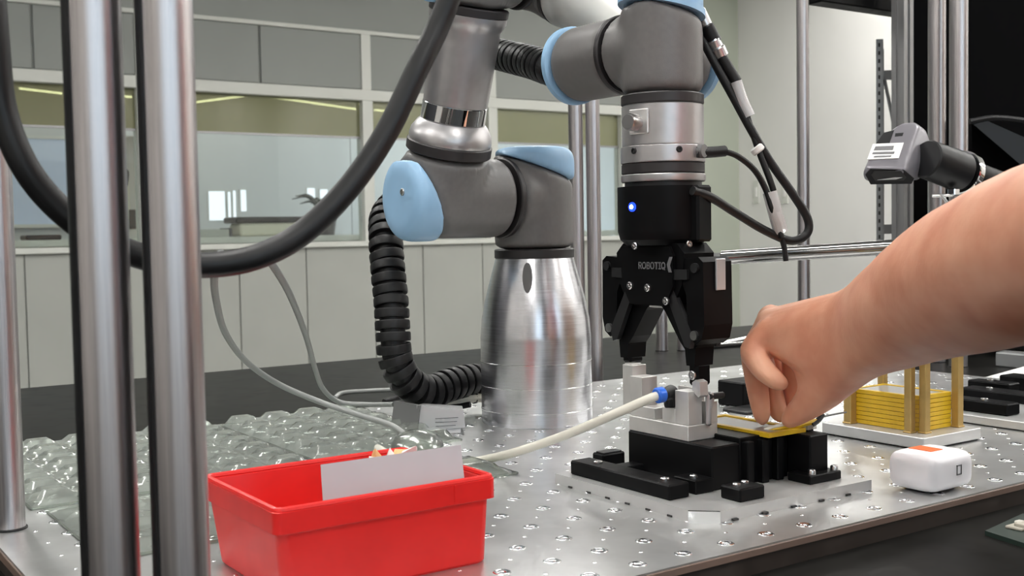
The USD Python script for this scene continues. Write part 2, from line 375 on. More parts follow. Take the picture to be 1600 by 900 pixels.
ph = thing('wall_cabinet', 'narrow pale cabinet with black handle between the two front posts', 'cabinet', ((a[0] + b[0]) / 2, SY + 4, 5.4))
part(ph, 'body', box((a[0] - 2, SY, 5.4), (b[0] + 1, SY + 5, a[2])), 'wall_dim', False)
part(ph, 'door', box((a[0] - 1.6, SY - .3, 9), (b[0] - 1.5, SY, a[2] - 8)), 'cream_box', False)
part(ph, 'handle', cable([(a[0] - 1, SY - .3, a[2] - 9), (a[0] - 1, SY - 1.2, a[2] - 6.6), (b[0] - 2, SY - 1.2, a[2] - 6.6), (b[0] - 2, SY - .3, a[2] - 9)], .3, 5, 6), 'ink')
part(ph, 'keyhole', box(((a[0] + b[0]) / 2 - .6, SY - .5, a[2] - 17), ((a[0] + b[0]) / 2 + .6, SY - .3, a[2] - 13.5)), 'ink', False)
a, b = far(40, 356), far(96, 356)
solo('flat_box', 'flat dark box lying on the sideboard at the far left of the glass', 'box', box((a[0], SY, 5.4), (b[0], SY + 5, 6.3), .2), 'cabinet_dark')

# glowing lines and panes added as reflections in the glass, door post and low cabinet
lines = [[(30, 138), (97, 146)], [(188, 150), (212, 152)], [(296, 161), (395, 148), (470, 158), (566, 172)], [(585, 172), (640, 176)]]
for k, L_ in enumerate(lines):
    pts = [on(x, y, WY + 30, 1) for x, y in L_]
    ll = thing('reflection_line', ['thin glowing line added as a reflection in the tinted glass at the far left', 'short glowing line added as a glass reflection between the two front posts', 'long bent glowing line added as a reflection in the tinted glass', 'thin glowing line added as a reflection in the tinted glass right of the mullion'][k], 'painted reflection', pts[0])
    part(ll, 'tube', sweep(np.array(pts), .22, 8), 'reflection_glow')  # glowing tube stands in for lamp lines mirrored in the pane
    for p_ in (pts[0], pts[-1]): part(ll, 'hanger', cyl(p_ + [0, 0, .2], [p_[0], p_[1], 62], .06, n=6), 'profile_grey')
fw_ = thing('glass_reflection', 'row of small glowing panes added as reflections in the glass', 'window', (on(350, 320, BYF, 1)[0], BYF - .5, on(350, 345, BYF, 1)[2]))  # glowing panes stand in for bright spots mirrored in the partition glass
for x0, x1, y0, y1 in ((326, 352, 299, 344), (356, 361, 300, 344), (364, 369, 298, 342), (376, 385, 297, 330), (480, 492, 294, 309), (500, 512, 296, 310)):
    a, b = on(x0, y0, BYF - .3, 1), on(x1, y1, BYF - .3, 1)
    f_ = part(fw_, 'frame', box((a[0] - .3, BYF - .25, b[2] - .3), (b[0] + .3, BYF, a[2] + .3)), 'rail_paint', False)
    part(f_, 'pane', box((a[0], BYF - .4, b[2]), (b[0], BYF - .25, a[2])), 'reflection_pane', False)
a, b = on(546, 205, BYF - 4, 1), on(550, 365, BYF - 4, 1)
dp = thing('door_post', 'slim grey door post standing in the room behind the glass', 'post', (a[0], BYF - 4, FZ))
part(dp, 'bar', box((a[0], BYF - 4.6, FZ), (b[0], BYF - 4, 62)), 'profile_grey', False)
part(dp, 'foot', box((a[0] - .5, BYF - 5, FZ), (b[0] + .5, BYF - 3.6, FZ + .4)), 'profile_grey', False)
a, b = far(305, 350, SY + 1), far(362, 350, SY + 1)
lc = thing('desk_organiser', 'pale grey low box with dark end on the sideboard behind the glass', 'box', ((a[0] + b[0]) / 2, SY + 3, 5.4))
part(lc, 'body', box((a[0], SY + 1, 5.4), (b[0] - .5, SY + 6, 6.9), .1), 'wall_white', False)
part(lc, 'end_panel', box((b[0] - .5, SY + .8, 5.4), (b[0], SY + 6.2, 7.1), .05), 'cabinet_dark', False)

# furniture behind and beside the camera, added only for its reflections in the metal
cb = thing('added_cabinet', 'tall dark cabinet added at the left wall for reflections', 'cabinet', (LX + 6, 97, FZ))
part(cb, 'body', box((LX + .2, 30, FZ), (LX + 14, 165, 52)), 'cabinet_dark', False)
for k in range(6): part(cb, 'door', box((LX + 14, 30.5 + k * 22.4, FZ + 2), (LX + 14.6, 52.3 + k * 22.4, 51)), 'cabinet_dark', False)
wc = thing('added_cupboard', 'reddish brown wooden cupboard added behind the camera on the right for reflections', 'cupboard', (90, BY + 6, FZ))
part(wc, 'body', box((60, BY + .2, FZ), (130, BY + 14, 36)), 'wood_brown', False)
for k in range(3): part(wc, 'door', box((60.5 + k * 23.4, BY + 14, FZ + 2), (83 + k * 23.4, BY + 14.6, 35)), 'wood_brown', False)

# ceiling lamps; the row by the right wall is added to brighten it
glow('lamp', (1.0, .985, .95), LAMP)
for i in range(5):
    for j in range(4):
        x, y = (-75, -7, 61, 118, 170)[i], -65 + j * (74 if i < 4 else 62)
        if y > WY - 50: continue
        c = thing('ceiling_light', 'long fluorescent ceiling light of the lab', 'ceiling light', (x, y, CZ), group='fluorescent lights on the lab ceiling')
        part(c, 'housing', box((x - 5.2, y - 24, CZ - .8), (x + 5.2, y + 24, CZ)), 'rail_paint', False)
        part(c, 'diffuser', box((x - 4.6, y - 23, CZ - 1.0), (x + 4.6, y + 23, CZ - .8)), 'lamp', False)

# right wall fittings
for (x0, x1, y0, y1, l) in ((1178, 1187, 282, 318, 'small pale wall switch plate, left of the pair beyond the gripper cables'), (1222, 1232, 282, 318, 'small pale wall switch plate, right of the pair beyond the gripper cables')):
    a, b = on(x0, y0, RX, 0), on(x1, y1, RX, 0)
    sp = thing('switch_plate', l, 'switch', (RX - .3, (a[1] + b[1]) / 2, (a[2] + b[2]) / 2))
    part(sp, 'plate', box((RX - .3, a[1], a[2]), (RX, b[1], b[2]), .1), 'rail_paint')
    part(sp, 'rocker', box((RX - .5, a[1] * .7 + b[1] * .3, a[2] * .7 + b[2] * .3), (RX - .3, a[1] * .3 + b[1] * .7, a[2] * .3 + b[2] * .7)), 'paper_white', False)

# ------------------------------------------------------------------ desk and breadboard
DZ = -.5
dk = thing('lab_bench', 'wide glossy black lab bench under the perforated metal board', 'bench', (10, 10, FZ))
part(dk, 'tabletop', box((-34, -12.5, DZ - .7), (62, 33.8, DZ), .04), 'desk_black')
for x in (-32, 60):
    for y in (-11, 32): part(dk, 'leg', box((x - 1, y - 1, FZ), (x + 1, y + 1, DZ - .7), .1), 'profile_grey')
part(dk, 'apron', cat(box((-31, -11.3, DZ - 3), (59, -10.7, DZ - .7)), box((-31, 31.7, DZ - 3), (59, 32.3, DZ - .7))), 'profile_grey', False)
EX0, EX1, EY0, EY1 = -9.26, 23.6, -1.45, 17.0
bd = thing('metal_breadboard', 'large perforated aluminium breadboard with brown edge on the black bench', 'breadboard', (7, 8, DZ))
holes, small = [], []
for i in range(-9, 24):
    for j in range(-1, 17):
        if EX0 + .5 < i < EX1 - .4 and EY0 + .3 < j < EY1 - .4: holes.append((i, j))
        if EX0 + .5 < i + .5 < EX1 - .4 and EY0 + .3 < j + .5 < EY1 - .4: small.append((i + .5, j + .5))
top = sbox(EX0, EY0, EX1, EY1).difference(unary_union([Point(h).buffer(.115, 3) for h in holes]))
part(bd, 'top_plate', extr(top, 2, -.16, 0.0), 'board_alu', False)
part(bd, 'core', box((EX0 + .05, EY0 + .05, DZ), (EX1 - .05, EY1 - .05, -.16)), 'board_edge', False, label='dark brown core edge')
lip = .035
part(bd, 'edge_strip', box((EX0 - lip, EY0 - lip, -.16), (EX1 + lip, EY0, -.03), .012), 'board_edge_lip', label='brown edge strip')
part(bd, 'edge_strip', box((EX0 - lip, EY0, -.19), (EX0, EY1 + lip, -.03), .012), 'board_edge_lip')
hd = sorted(holes, key=lambda h: np.hypot(h[0] - CAM[0], h[1] - CAM[1]))
vis = [h for h in hd if 0 < ((np.array([*h, 0]) - CAM) @ RT) / ((np.array([*h, 0]) - CAM) @ FW) * FPX + 800 < 1640]
near = vis[:280]; rest = [h for h in holes if h not in set(near)]
def insert(h): return lathe([(.055, -.02), (.07, -.005), (.12, .018), (.155, .004), (.16, -.01), (.11, -.15), (.06, -.15)], (*h, 0), (0, 0, 1), 12)
for h in near: part(bd, 'threaded_insert', insert(h), 'insert_metal', 60)
part(bd, 'threaded_insert', cat([insert(h) for h in rest]), 'insert_metal', 60, kind='stuff')
part(bd, 'small_stud', cat([lathe([(0, .012), (.03, .01), (.05, -.01), (0, -.01)], (*h, 0), (0, 0, 1), 8) for h in small]), 'dimple', 60, kind='stuff')

# ------------------------------------------------------------------ frame posts
def post(x, y, Dm, z0, z1, label, n=40, strip=False):
    p = thing('frame_post', label, 'post', (x, y, z0), group='round steel frame posts')
    stage.GetPrimAtPath(p).ClearCustomDataByKey('group')
    part(p, 'rod', cyl((x, y, z0), (x, y, z1), Dm / 2, n=n, bev=.03), 'post_steel', 40)
    if strip:
        q_ = CAM - np.array([x, y, CAM[2]]); a0 = math.atan2(q_[1], q_[0]); r_ = Dm / 2
        pts = [((r_ + e_) * math.cos(a0 - t_) + x, (r_ + e_) * math.sin(a0 - t_) + y) for e_, ts in ((.012, np.linspace(.86, 1.75, 9)), (-.02, np.linspace(1.75, .86, 9))) for t_ in ts]
        part(p, 'black_strip', extr(Polygon(pts), 2, z0 + .2, z1 - .1), 'black_rubber', 40, label='black strip along one side')  # black strip on the post's left side as the camera sees it
    part(p, 'collar', lathe([(Dm / 2, 0), (Dm / 2 + .035, 0), (Dm / 2 + .035, .03), (Dm / 2 + .02, .04), (Dm / 2, .04)], (x, y, z0), (0, 0, 1), 32), 'black_rubber')
    return p
post(-9.72, -2.40, .60, DZ, 30, 'thick blurred steel post at the very front, left one of the pair', strip=True)
post(-9.04, -2.70, .60, DZ, 30, 'thick blurred steel post at the very front, right one of the pair', strip=True)
post(-8.84, 8.02, .55, 0, 34, 'steel post rising from the board corner at the left edge')
post(14.31, 20.23, .56, DZ, 40, 'thin steel post behind the robot base, left of its close pair')
post(14.88, 19.88, .56, DZ, 40, 'thin steel post behind the robot base, right of its close pair')
post(28.7, 21.4, .58, DZ, 40, 'slim steel post between the gripper cables and the white wall')
post(24.4, 26.6, .58, DZ, 4.0, 'short steel post seen between the gripper fingers, left of two')
post(25.2, 26.0, .50, DZ, 4.0, 'short steel post seen between the gripper fingers, right of two')
post(29.87, 15.05, .74, DZ, 40, 'bright steel post behind the barcode scanner, left of the pair')
post(29.08, 13.47, .74, DZ, 40, 'bright steel post behind the barcode scanner, right of the pair')
a, b = D(1262, 2, 54), D(1402, 8, 54)
solo('cross_beam', 'dark horizontal beam at the top between steel post and grey profile', 'beam', box((min(a[0], b[0]) - .2, 20.9, a[2] - .2), (36, 21.9, a[2] + 1.2), .05), 'black_anod')

# grey profile, black panel and black machine at the right
c = D(1410, 200, 55)
pf = thing('grey_profile', 'grey aluminium upright profile at the edge of the black panel', 'profile', (c[0], c[1], DZ))
prof = sbox(-.36, -.36, .36, .36)
for sx, sy in ((1, 0), (-1, 0), (0, 1), (0, -1)): prof = prof.difference(sbox(sx * .36 - .1, sy * .36 - .1, sx * .36 + .1, sy * .36 + .1))
part(pf, 'bar', T(extr(prof, 2, DZ, 40)).apply_translation((c[0], c[1], 0)), 'profile_grey', False)
part(pf, 'foot', box((c[0] - .7, c[1] - .7, DZ), (c[0] + .7, c[1] + .7, DZ + .2), .04), 'black_anod')
a = D(1421, 200, 57); e = np.array([RT[0], RT[1], 0]); e /= np.linalg.norm(e)
pn = thing('black_partition', 'tall black partition standing at the right behind the steel posts', 'panel', (a[0] + 6 * e[0], a[1] + 6 * e[1], DZ))
pt = [a[:2], a[:2] + e[:2] * 13, a[:2] + e[:2] * 13 + .4 * FW[:2], a[:2] + .4 * FW[:2]]
part(pn, 'sheet', extr(Polygon(pt), 2, DZ, 42), 'matte_black', False)
part(pn, 'edge', extr(Polygon([a[:2] - .12 * FW[:2], a[:2] + e[:2] * .18 - .12 * FW[:2], a[:2] + e[:2] * .18, a[:2]]), 2, DZ, 42), 'black_plastic', False)
# black machine cover
mc = D(1572, 232, 50)
mm = thing('black_machine', 'black angular machine cover behind the forearm at the right edge', 'machine', (mc[0], mc[1], DZ))
def mpt(x, y, z=50): return D(x, y, z)
def slab(px, z0, z1): return T(Manifold.hull_points(np.array([D(x, y, z) for x, y in px for z in (z0, z1)])))
part(mm, 'cover', slab([(1518, 186), (1640, 196), (1640, 420), (1560, 400), (1520, 300)], 50, 54), 'matte_black')
part(mm, 'hood', slab([(1516, 190), (1536, 186), (1640, 232), (1640, 262), (1600, 262)], 48.6, 50), 'black_plastic')
part(mm, 'rim', cable([D(1515, 190, 48.5), D(1560, 184, 48.7), D(1640, 194, 49)], .12, 5, 8), 'dark_link')
part(mm, 'stand', slab([(1540, 390), (1640, 400), (1640, 540), (1540, 540)], 50.5, 53.5), 'black_plastic')

# perforated upright
a = D(1380, 200, 60)
sl = thing('perforated_upright', 'grey perforated shelf upright standing left of the grey profile', 'shelf upright', (a[0], a[1], DZ))
zt, zb = D(1380, 62, 60)[2], DZ
ux, uy = np.array([RT[0], RT[1], 0]) / np.hypot(RT[0], RT[1]), np.array([FW[0], FW[1], 0]) / np.hypot(FW[0], FW[1])
def upr(x0, x1, y0, y1, z0, z1):
    q = [a + ux * x + uy * y for x in (x0, x1) for y in (y0, y1)]
    return T(Manifold.hull_points(np.array([[p_[0], p_[1], z] for p_ in q for z in (z0, z1)])))
part(sl, 'flange', upr(-.36, -.05, 0, .06, zb, zt), 'slot_grey', False)
part(sl, 'flange', upr(-.05, .01, 0, .9, zb, zt), 'slot_grey', False)
part(sl, 'flange', upr(.01, .32, .84, .9, zb, zt - .4), 'slot_grey', False)
nz = int((zt - zb) / .42)
part(sl, 'slot', cat([upr(-.26, -.16, -.012, .0, zb + .2 + k * .42, zb + .4 + k * .42) for k in range(nz)]), 'hole_dark', False, kind='stuff')
part(sl, 'slot', cat([upr(.10, .22, .825, .84, zb + .2 + k * .42, zb + .4 + k * .42) for k in range(nz)]), 'paper_white', False, kind='stuff')
for y in (117, 358):
    z = D(1390, y, 60)[2]; part(sl, 'bracket', upr(.1, .75, .2, .3, z - .25, z + .25), 'slot_grey', False)
zz = [D(1390, y, 60)[2] for y in (120, 200)]
part(sl, 'brace', cat(sweep([a + ux * .15 + uy * .3 + [0, 0, zz[0] - a[2]], a + ux * .7 + uy * .3 + [0, 0, zz[1] - a[2]]], .1, 6)), 'slot_grey', False)

# ------------------------------------------------------------------ robot pedestal and robot
BX, BYY = 6.07, 11.62
pd = thing('robot_pedestal', 'polished aluminium pedestal tapering up to the robot shoulder', 'pedestal', (BX, BYY, 0))
part(pd, 'body', lathe([(0, 0), (1.58, 0), (1.60, .03), (1.60, 2.42), (1.585, 2.55), (1.555, 2.95), (1.46, 3.45), (1.33, 3.95), (1.19, 4.45), (1.125, 4.69), (0, 4.69)], (BX, BYY, 0), (0, 0, 1), 72), 'alu_turned', 40)
for z in (.38, 1.06, 1.74): part(pd, 'groove_ring', ring((BX, BYY, z), (BX, BYY, z + .03), 1.612, 1.5, 72), 'insert_metal')
q = D(822, 462, 31.2); ax = np.array([BX, BYY, q[2]]); n0 = q - ax; n0[2] = 0; n0 /= np.linalg.norm(n0); n0 = n0 * .94 + np.array([0, 0, .33])
ov = T(Manifold.hull_points(np.array([[.13 * math.cos(t), .42 * math.sin(t), z] for t in np.linspace(0, 6.283, 24) for z in (-.12, .03)])))
part(pd, 'oval_plug', place(ov, ax + n0 * 1.44 / np.linalg.norm(n0) * 1.0, np.cross([0, 0, 1], n0), [0, 0, 1]), 'module_face', label='dark oval plug')

rb = thing('robot', 'grey six-axis robot arm with light blue joint caps', 'robot arm', (BX, BYY, 4.69))
JZ, JX = 6.40, 3.0
R1 = 1.13
part(rb, 'base_band', ring((BX, BYY, 4.69), (BX, BYY, 4.96), 1.15, .6, 64), 'robot_band')
def cutplane(m, n, o, keep):                                    # keep the side of the plane that n points to, or the other
    n = np.asarray(n, float) * (1 if keep else -1); return (m if isinstance(m, Manifold) else mani(m)).trim_by_plane([float(c) for c in n], float(n @ np.asarray(o, float)))
hR, hF = np.array([RT[0], RT[1], 0]) / np.hypot(RT[0], RT[1]), np.array([FW[0], FW[1], 0]) / np.hypot(FW[0], FW[1])
capn = hR * .33 + hF * .05 + np.array([0, 0, .94]); capn /= np.linalg.norm(capn)
capo = np.array([BX, BYY, 7.30])
sh = cutplane(union([cyl((BX, BYY, 4.96), (BX, BYY, 8.6), R1, n=64), cyl((BX, BYY, JZ), (5.08, BYY, JZ), 1.10, n=64)]), capn, capo, False)
part(rb, 'shoulder_housing', soften(sh, .12, 8), 'robot_grey', 60)
part(rb, 'joint_cap', soften(cutplane(cyl((BX, BYY, 6.2), (BX, BYY, 7.86), 1.19, n=64, bev=.22), capn, capo - capn * .02, True), .10, 8), 'robot_blue', 60)
part(rb, 'joint_band', ring((4.90, BYY, JZ), (5.06, BYY, JZ), 1.125, .6, 64), 'robot_band')
# upper arm
ud = np.array([0, -math.sin(math.radians(18)), math.cos(math.radians(18))]); uo = np.array([JX, BYY, JZ])
def ua(t): return uo + ud * t
jn = np.array([-math.cos(math.radians(24)), 0, -math.sin(math.radians(24))]); jo = np.array([2.25, BYY, JZ])
ja = cutplane(union([cyl((1.6, BYY, JZ), (4.90, BYY, JZ), 1.10, n=64), cyl(ua(0), ua(1.28), 1.12, n=64)]), jn, jo, False)
part(rb, 'upper_arm_joint', soften(ja, .12, 12), 'robot_grey', 60)
jc = part(rb, 'joint_cap', soften(cutplane(cyl((1.66, BYY, JZ), (3.4, BYY, JZ), 1.17, n=64, bev=.2), jn, jo - jn * .02, True), .10, 8), 'robot_blue', 60)
part(jc, 'cap_screw', screw((1.68, BYY - .25, JZ + .15), (-1, 0, 0), .10, .06), 'screw_steel', 30)
part(rb, 'arm_band', ring(ua(1.28), ua(1.58), 1.15, .6, 64), 'robot_band')
part(rb, 'arm_cone', lathe([(0, 1.58), (1.10, 1.58), (1.12, 1.68), (1.08, 1.86), (.95, 2.06), (.87, 2.14), (0, 2.14)], uo, ud, 64), 'alu_robot', 40)
part(rb, 'chrome_ring', ring(ua(2.14), ua(2.62), .87, .5, 64), 'chrome')
part(rb, 'arm_tube', lathe([(0, 2.62), (.86, 2.62), (.88, 3.2), (.90, 4.2), (.91, 4.55), (.97, 4.72), (1.02, 4.8), (1.02, 4.95), (0, 4.95)], uo, ud, 64), 'alu_robot', 40)
part(rb, 'arm_band', ring(ua(4.95), ua(5.17), 1.04, .6, 64), 'robot_band')
# side label with marks
lp = D(766, 140, 29.2); ln = RT * .96 - FW * .2
lo_ = ua(3.3) + (RT - ud * (RT @ ud)) * .86
EL = ua(6.2)
ej = union([cyl(ua(5.17), EL, 1.03, n=56), cyl((1.9, EL[1], EL[2]), (4.3, EL[1], EL[2]), 1.0, n=56)])
part(rb, 'elbow_housing', soften(ej, .14, 8), 'robot_grey', 60)
part(rb, 'joint_cap', lathe([(0, -.02), (.98, -.02), (1.06, .03), (1.06, .2), (.8, .38), (0, .44)], (1.92, EL[1], EL[2]), (-1, 0, 0), 48), 'robot_blue', 40)
FX = 5.25
W1 = np.array([FX, 4.75, 9.32]); E2 = np.array([FX, EL[1], EL[2]])
fd = W1 - E2; FL = np.linalg.norm(fd); fd /= FL
part(rb, 'joint_band', ring((4.3, EL[1], EL[2]), (4.45, EL[1], EL[2]), 1.02, .6, 48), 'robot_band')
fj = union([cyl((4.45, EL[1], EL[2]), (FX + .9, EL[1], EL[2]), 1.0, n=56), cyl(E2, E2 + fd * 1.1, 1.0, n=56)])
part(rb, 'forearm_joint', soften(fj, .14, 8), 'robot_grey', 60)
part(rb, 'arm_band', ring(E2 + fd * 1.1, E2 + fd * 1.28, .98, .5, 56), 'robot_band')
part(rb, 'forearm_tube', lathe([(0, 1.28), (.95, 1.28), (.97, 1.36), (.92, 1.6), (.84, 1.75), (.80, FL - 1.4), (.84, FL - 1.15), (0, FL - 1.15)], E2, fd, 56), 'alu_light', 40)
part(rb, 'arm_band', ring(E2 + fd * (FL - 1.15), E2 + fd * (FL - 1.0), .86, .5, 56), 'robot_band')
GX, GY = 3.53, 3.30
WR = .87
w1 = union([cyl((4.55, W1[1], W1[2]), (5.75, W1[1], W1[2]), .84, n=56), cyl(W1, W1 - fd * 1.0, .84, n=56)])
part(rb, 'wrist_housing', soften(w1, .12, 8), 'robot_grey', 60)
part(rb, 'joint_cap', lathe([(0, -.02), (.82, -.02), (.89, .03), (.89, .16), (.7, .3), (0, .36)], (5.73, W1[1], W1[2]), (1, 0, 0), 48), 'robot_blue', 40)
WZ = 9.32
w2 = union([cyl((GX, 4.55, WZ), (GX, 6.28, WZ), .86, n=56), cyl((GX, W1[1], WZ), (4.55, W1[1], WZ), .82, n=56)])
part(rb, 'wrist_housing', soften(w2, .12, 8), 'robot_grey', 60)
part(rb, 'joint_cap', lathe([(0, -.02), (.84, -.02), (.91, .03), (.91, .16), (.78, .30), (0, .36)], (GX, 6.26, WZ), (0, 1, 0), 48), 'robot_blue', 40)
part(rb, 'joint_band', ring((GX, 4.42, WZ), (GX, 4.56, WZ), .88, .5, 56), 'robot_band')
wn_ = hR * .19 + hF * .04 + np.array([0, 0, .99]); wn_ /= np.linalg.norm(wn_); wo = np.array([GX, GY, 10.08])
w3 = cutplane(union([cyl((GX, GY, 8.30), (GX, GY, 10.6), WR, n=64), cyl((GX, GY, WZ), (GX, 4.44, WZ), .86, n=56)]), wn_, wo, False)
part(rb, 'wrist_housing', soften(w3, .12, 8), 'robot_grey', 60)
wc_ = part(rb, 'joint_cap', soften(cutplane(cyl((GX, GY, 9.5), (GX, GY, 10.95), .885, n=64, bev=.3), wn_, wo, True), .10, 6), 'robot_blue', 60)
lip_ = cutplane(cutplane(ring((GX, GY, 9.5), (GX, GY, 10.8), .925, .80, 64), wn_, wo, True), wn_, wo + wn_ * .14, False)
part(wc_, 'lip', lip_, 'robot_blue', 40)
part(rb, 'wrist_band', ring((GX, GY, 8.08), (GX, GY, 8.31), .88, .5, 64), 'robot_band')
part(rb, 'tool_flange', lathe([(0, 7.22), (.86, 7.22), (.87, 7.25), (.87, 8.06), (.85, 8.08), (0, 8.08)], (GX, GY, 0), (0, 0, 1), 64), 'alu_robot', 40)
tang = D(985, 200, 24.0)
def oncyl(x, r, z):                                            # point and outward normal on the tool cylinder under pixel column x
    cx = (np.array([GX, GY, z]) - CAM); cz = cx @ FW; off = (x - 800) / FPX * cz - cx @ RT
    off = np.clip(off, -r * .98, r * .98); dn = math.sqrt(r * r - off * off)
    h = np.array([RT[0], RT[1], 0]); h /= np.linalg.norm(h); k = np.array([FW[0], FW[1], 0]); k /= np.linalg.norm(k)
    n = h * off / r - k * dn / r; return np.array([GX, GY, z]) + n * r, n
o, n = oncyl(993, .87, 7.70)
cn = part(rb, 'connector_plate', place(box((-.24, -.26, -.04), (.24, .26, .03), .02), o, np.cross([0, 0, 1], n), [0, 0, 1]), 'alu_machined')
part(cn, 'connector', lathe([(0, 0), (.13, 0), (.13, .12), (.18, .14), (.18, .34), (.15, .40), (0, .40)], o + np.array([0, 0, -.03]), n, 24), 'screw_steel', label='bright round connector')

# ------------------------------------------------------------------ force sensor + gripper
gp = thing('gripper', 'black two-finger gripper with blue light under the robot wrist', 'gripper', (GX, GY, 2.2))
part(gp, 'sensor_plate', lathe([(0, 6.86), (.89, 6.86), (.90, 6.89), (.90, 7.19), (.89, 7.21), (0, 7.21)], (GX, GY, 0), (0, 0, 1), 64), 'alu_robot', label='silver sensor plate')
for x in (986, 1052):
    o, n = oncyl(x, .90, 7.10); part(gp, 'screw', screw(o - n * .02, n, .07, .05), 'dark_link', 30)
part(gp, 'coupling_band', ring((GX, GY, 6.62), (GX, GY, 6.86), .885, .4, 64), 'robot_band')
part(gp, 'coupling_plate', lathe([(0, 6.46), (.88, 6.46), (.90, 6.49), (.90, 6.6), (.88, 6.62), (0, 6.62)], (GX, GY, 0), (0, 0, 1), 64), 'alu_robot')
part(gp, 'adapter', cyl((GX, GY, 6.34), (GX, GY, 6.46), .82, n=48), 'dark_link')
bdy = union([Manifold.hull_points(np.array([[.98 * math.cos(t), .98 * math.sin(t), z] for t in np.linspace(0, 6.283, 48) for z in (5.42, 6.36)] + [[.80 * math.cos(t), .80 * math.sin(t), 5.12] for t in np.linspace(0, 6.283, 48)] + [[.93 * math.cos(t), .93 * math.sin(t), 5.24] for t in np.linspace(0, 6.283, 48)])).translate([GX, GY, 0])])
part(gp, 'body', bdy, 'black_anod', 30)
ho, hn = oncyl(1088, .98, 5.9)
part(gp, 'cable_cover', place(box((-.30, -.72, -.15), (.22, .46, .12), .05), ho, np.cross([0, 0, 1], hn), [0, 0, 1]), 'black_anod')
o, n = oncyl(983, .98, 5.93)
le = part(gp, 'status_light', lathe([(0, -.01), (.10, -.01), (.10, .015), (.06, .03), (0, .03)], o, n, 20), 'led_blue', label='glowing blue status light')
part(le, 'led_core', lathe([(0, .028), (.05, .03), (.04, .05), (0, .055)], o, n, 16), 'led_core')
for x, z in ((987, 5.12), (1067, 5.14)):
    o, n = oncyl(x, .93, z); part(gp, 'screw', screw(o - n * .03, n, .075, .07), 'screw_steel', 30)
part(gp, 'carriage', cat(extr([(GY - 1.08, 4.95), (GY - .85, 5.16), (GY + .85, 5.16), (GY + 1.08, 4.95), (GY + 1.0, 4.3), (GY + .75, 3.9), (GY - .75, 3.9), (GY - 1.0, 4.3)], 0, GX - .42, GX + .42)), 'black_anod', False)
fxp = GX - .50
part(gp, 'face_plate', extr(Polygon([(GY - .82, 4.9), (GY - .7, 5.1), (GY + .75, 5.1), (GY + .86, 4.9), (GY + .8, 4.25), (GY + .55, 3.85), (GY - .55, 3.85), (GY - .8, 4.25)]), 0, fxp, GX - .42), 'black_anod', False)
tx = meshkit.text_mesh('ROBOTIQ', .17, .012, True); wd = tx.bounds[1][0]; tx.apply_scale([.86 / wd, .85, 1])
part(gp, 'lettering', place(tx, np.array([fxp - .002, GY + .26, 4.62]), (0, -1, 0), (0, 0, 1)), 'ink_grey', False)
lg = meshkit.text_mesh('K', .30, .012, True)
part(gp, 'emblem', place(extr([(0, 0), (.09, 0), (.04, .14), (.12, .32), (.03, .32), (-.05, .16)], 2, 0, .012), np.array([fxp - .002, GY - .70, 4.56]), (0, -1, 0), (0, 0, 1)), 'ink_grey', False)
for y, z in ((.52, 4.25), (-.05, 4.22), (-.62, 3.96)): part(gp, 'screw', screw((fxp, GY + y, z), (-1, 0, 0), .085, .06), 'screw_steel', 30)
for s in (1, -1):
    def Y(l): return [(GY + s * a_, b_) for a_, b_ in l]
    kn = Polygon(Y([(1.00, 4.85), (1.46, 4.88), (1.60, 4.78), (1.62, 3.5), (1.54, 3.2), (1.36, 3.08), (1.16, 3.3), (1.10, 4.1), (1.0, 4.3)]))
    k_ = part(gp, 'outer_knuckle', extr(kn, 0, GX - .40, GX + .40), 'black_anod', False)
    part(k_, 'pivot', cyl((GX - .47, GY + s * 1.40, 4.66), (GX + .47, GY + s * 1.40, 4.66), .10, n=16), 'dark_link')
    part(k_, 'pivot', cyl((GX - .46, GY + s * 1.36, 3.28), (GX + .46, GY + s * 1.36, 3.28), .10, n=16), 'screw_steel')
    for dx in (-.44, .32): part(gp, 'inner_link', extr(Polygon(Y([(.50, 4.15), (.74, 4.2), (1.30, 3.25), (1.22, 3.0), (1.08, 3.04)])), 0, GX + dx, GX + dx + .12), 'dark_link', False)
    lk = part(gp, 'drive_link', extr(Polygon(Y([(.72, 4.62), (1.2, 4.62), (1.2, 4.42), (.72, 4.40)])), 0, GX - .47, GX - .40), 'dark_link', False)
    fg = Polygon(Y([(.16, 3.86), (.62, 3.92), (1.12, 3.62), (1.30, 3.40), (1.32, 3.12), (1.22, 3.00), (1.18, 2.62), (.94, 2.62), (.90, 2.95), (.74, 3.12), (.52, 3.42), (.30, 3.72)]))
    f_ = part(gp, 'finger', extr(fg, 0, GX - .26, GX + .26), 'black_anod', False)
    zb = 2.2 if s < 0 else 2.5
    part(f_, 'fingertip', box((GX - .20, GY + s * .92, zb), (GX + .20, GY + s * 1.20, 2.66), .05), 'black_anod')
    part(f_, 'tip_screw', screw((GX - .20, GY + s * 1.06, zb + .22), (-1, 0, 0), .10, .04), 'screw_steel', 30)
part(gp, 'side_strip', box((GX - .08, GY - 1.66, 4.2), (GX + .18, GY - 1.61, 4.84), .01), 'module_silver', label='pale strip on the outer side of one finger')
part(gp, 'bridge', box((GX - .25, GY - .5, 3.78), (GX + .25, GY + .5, 3.92), .03), 'alu_machined')

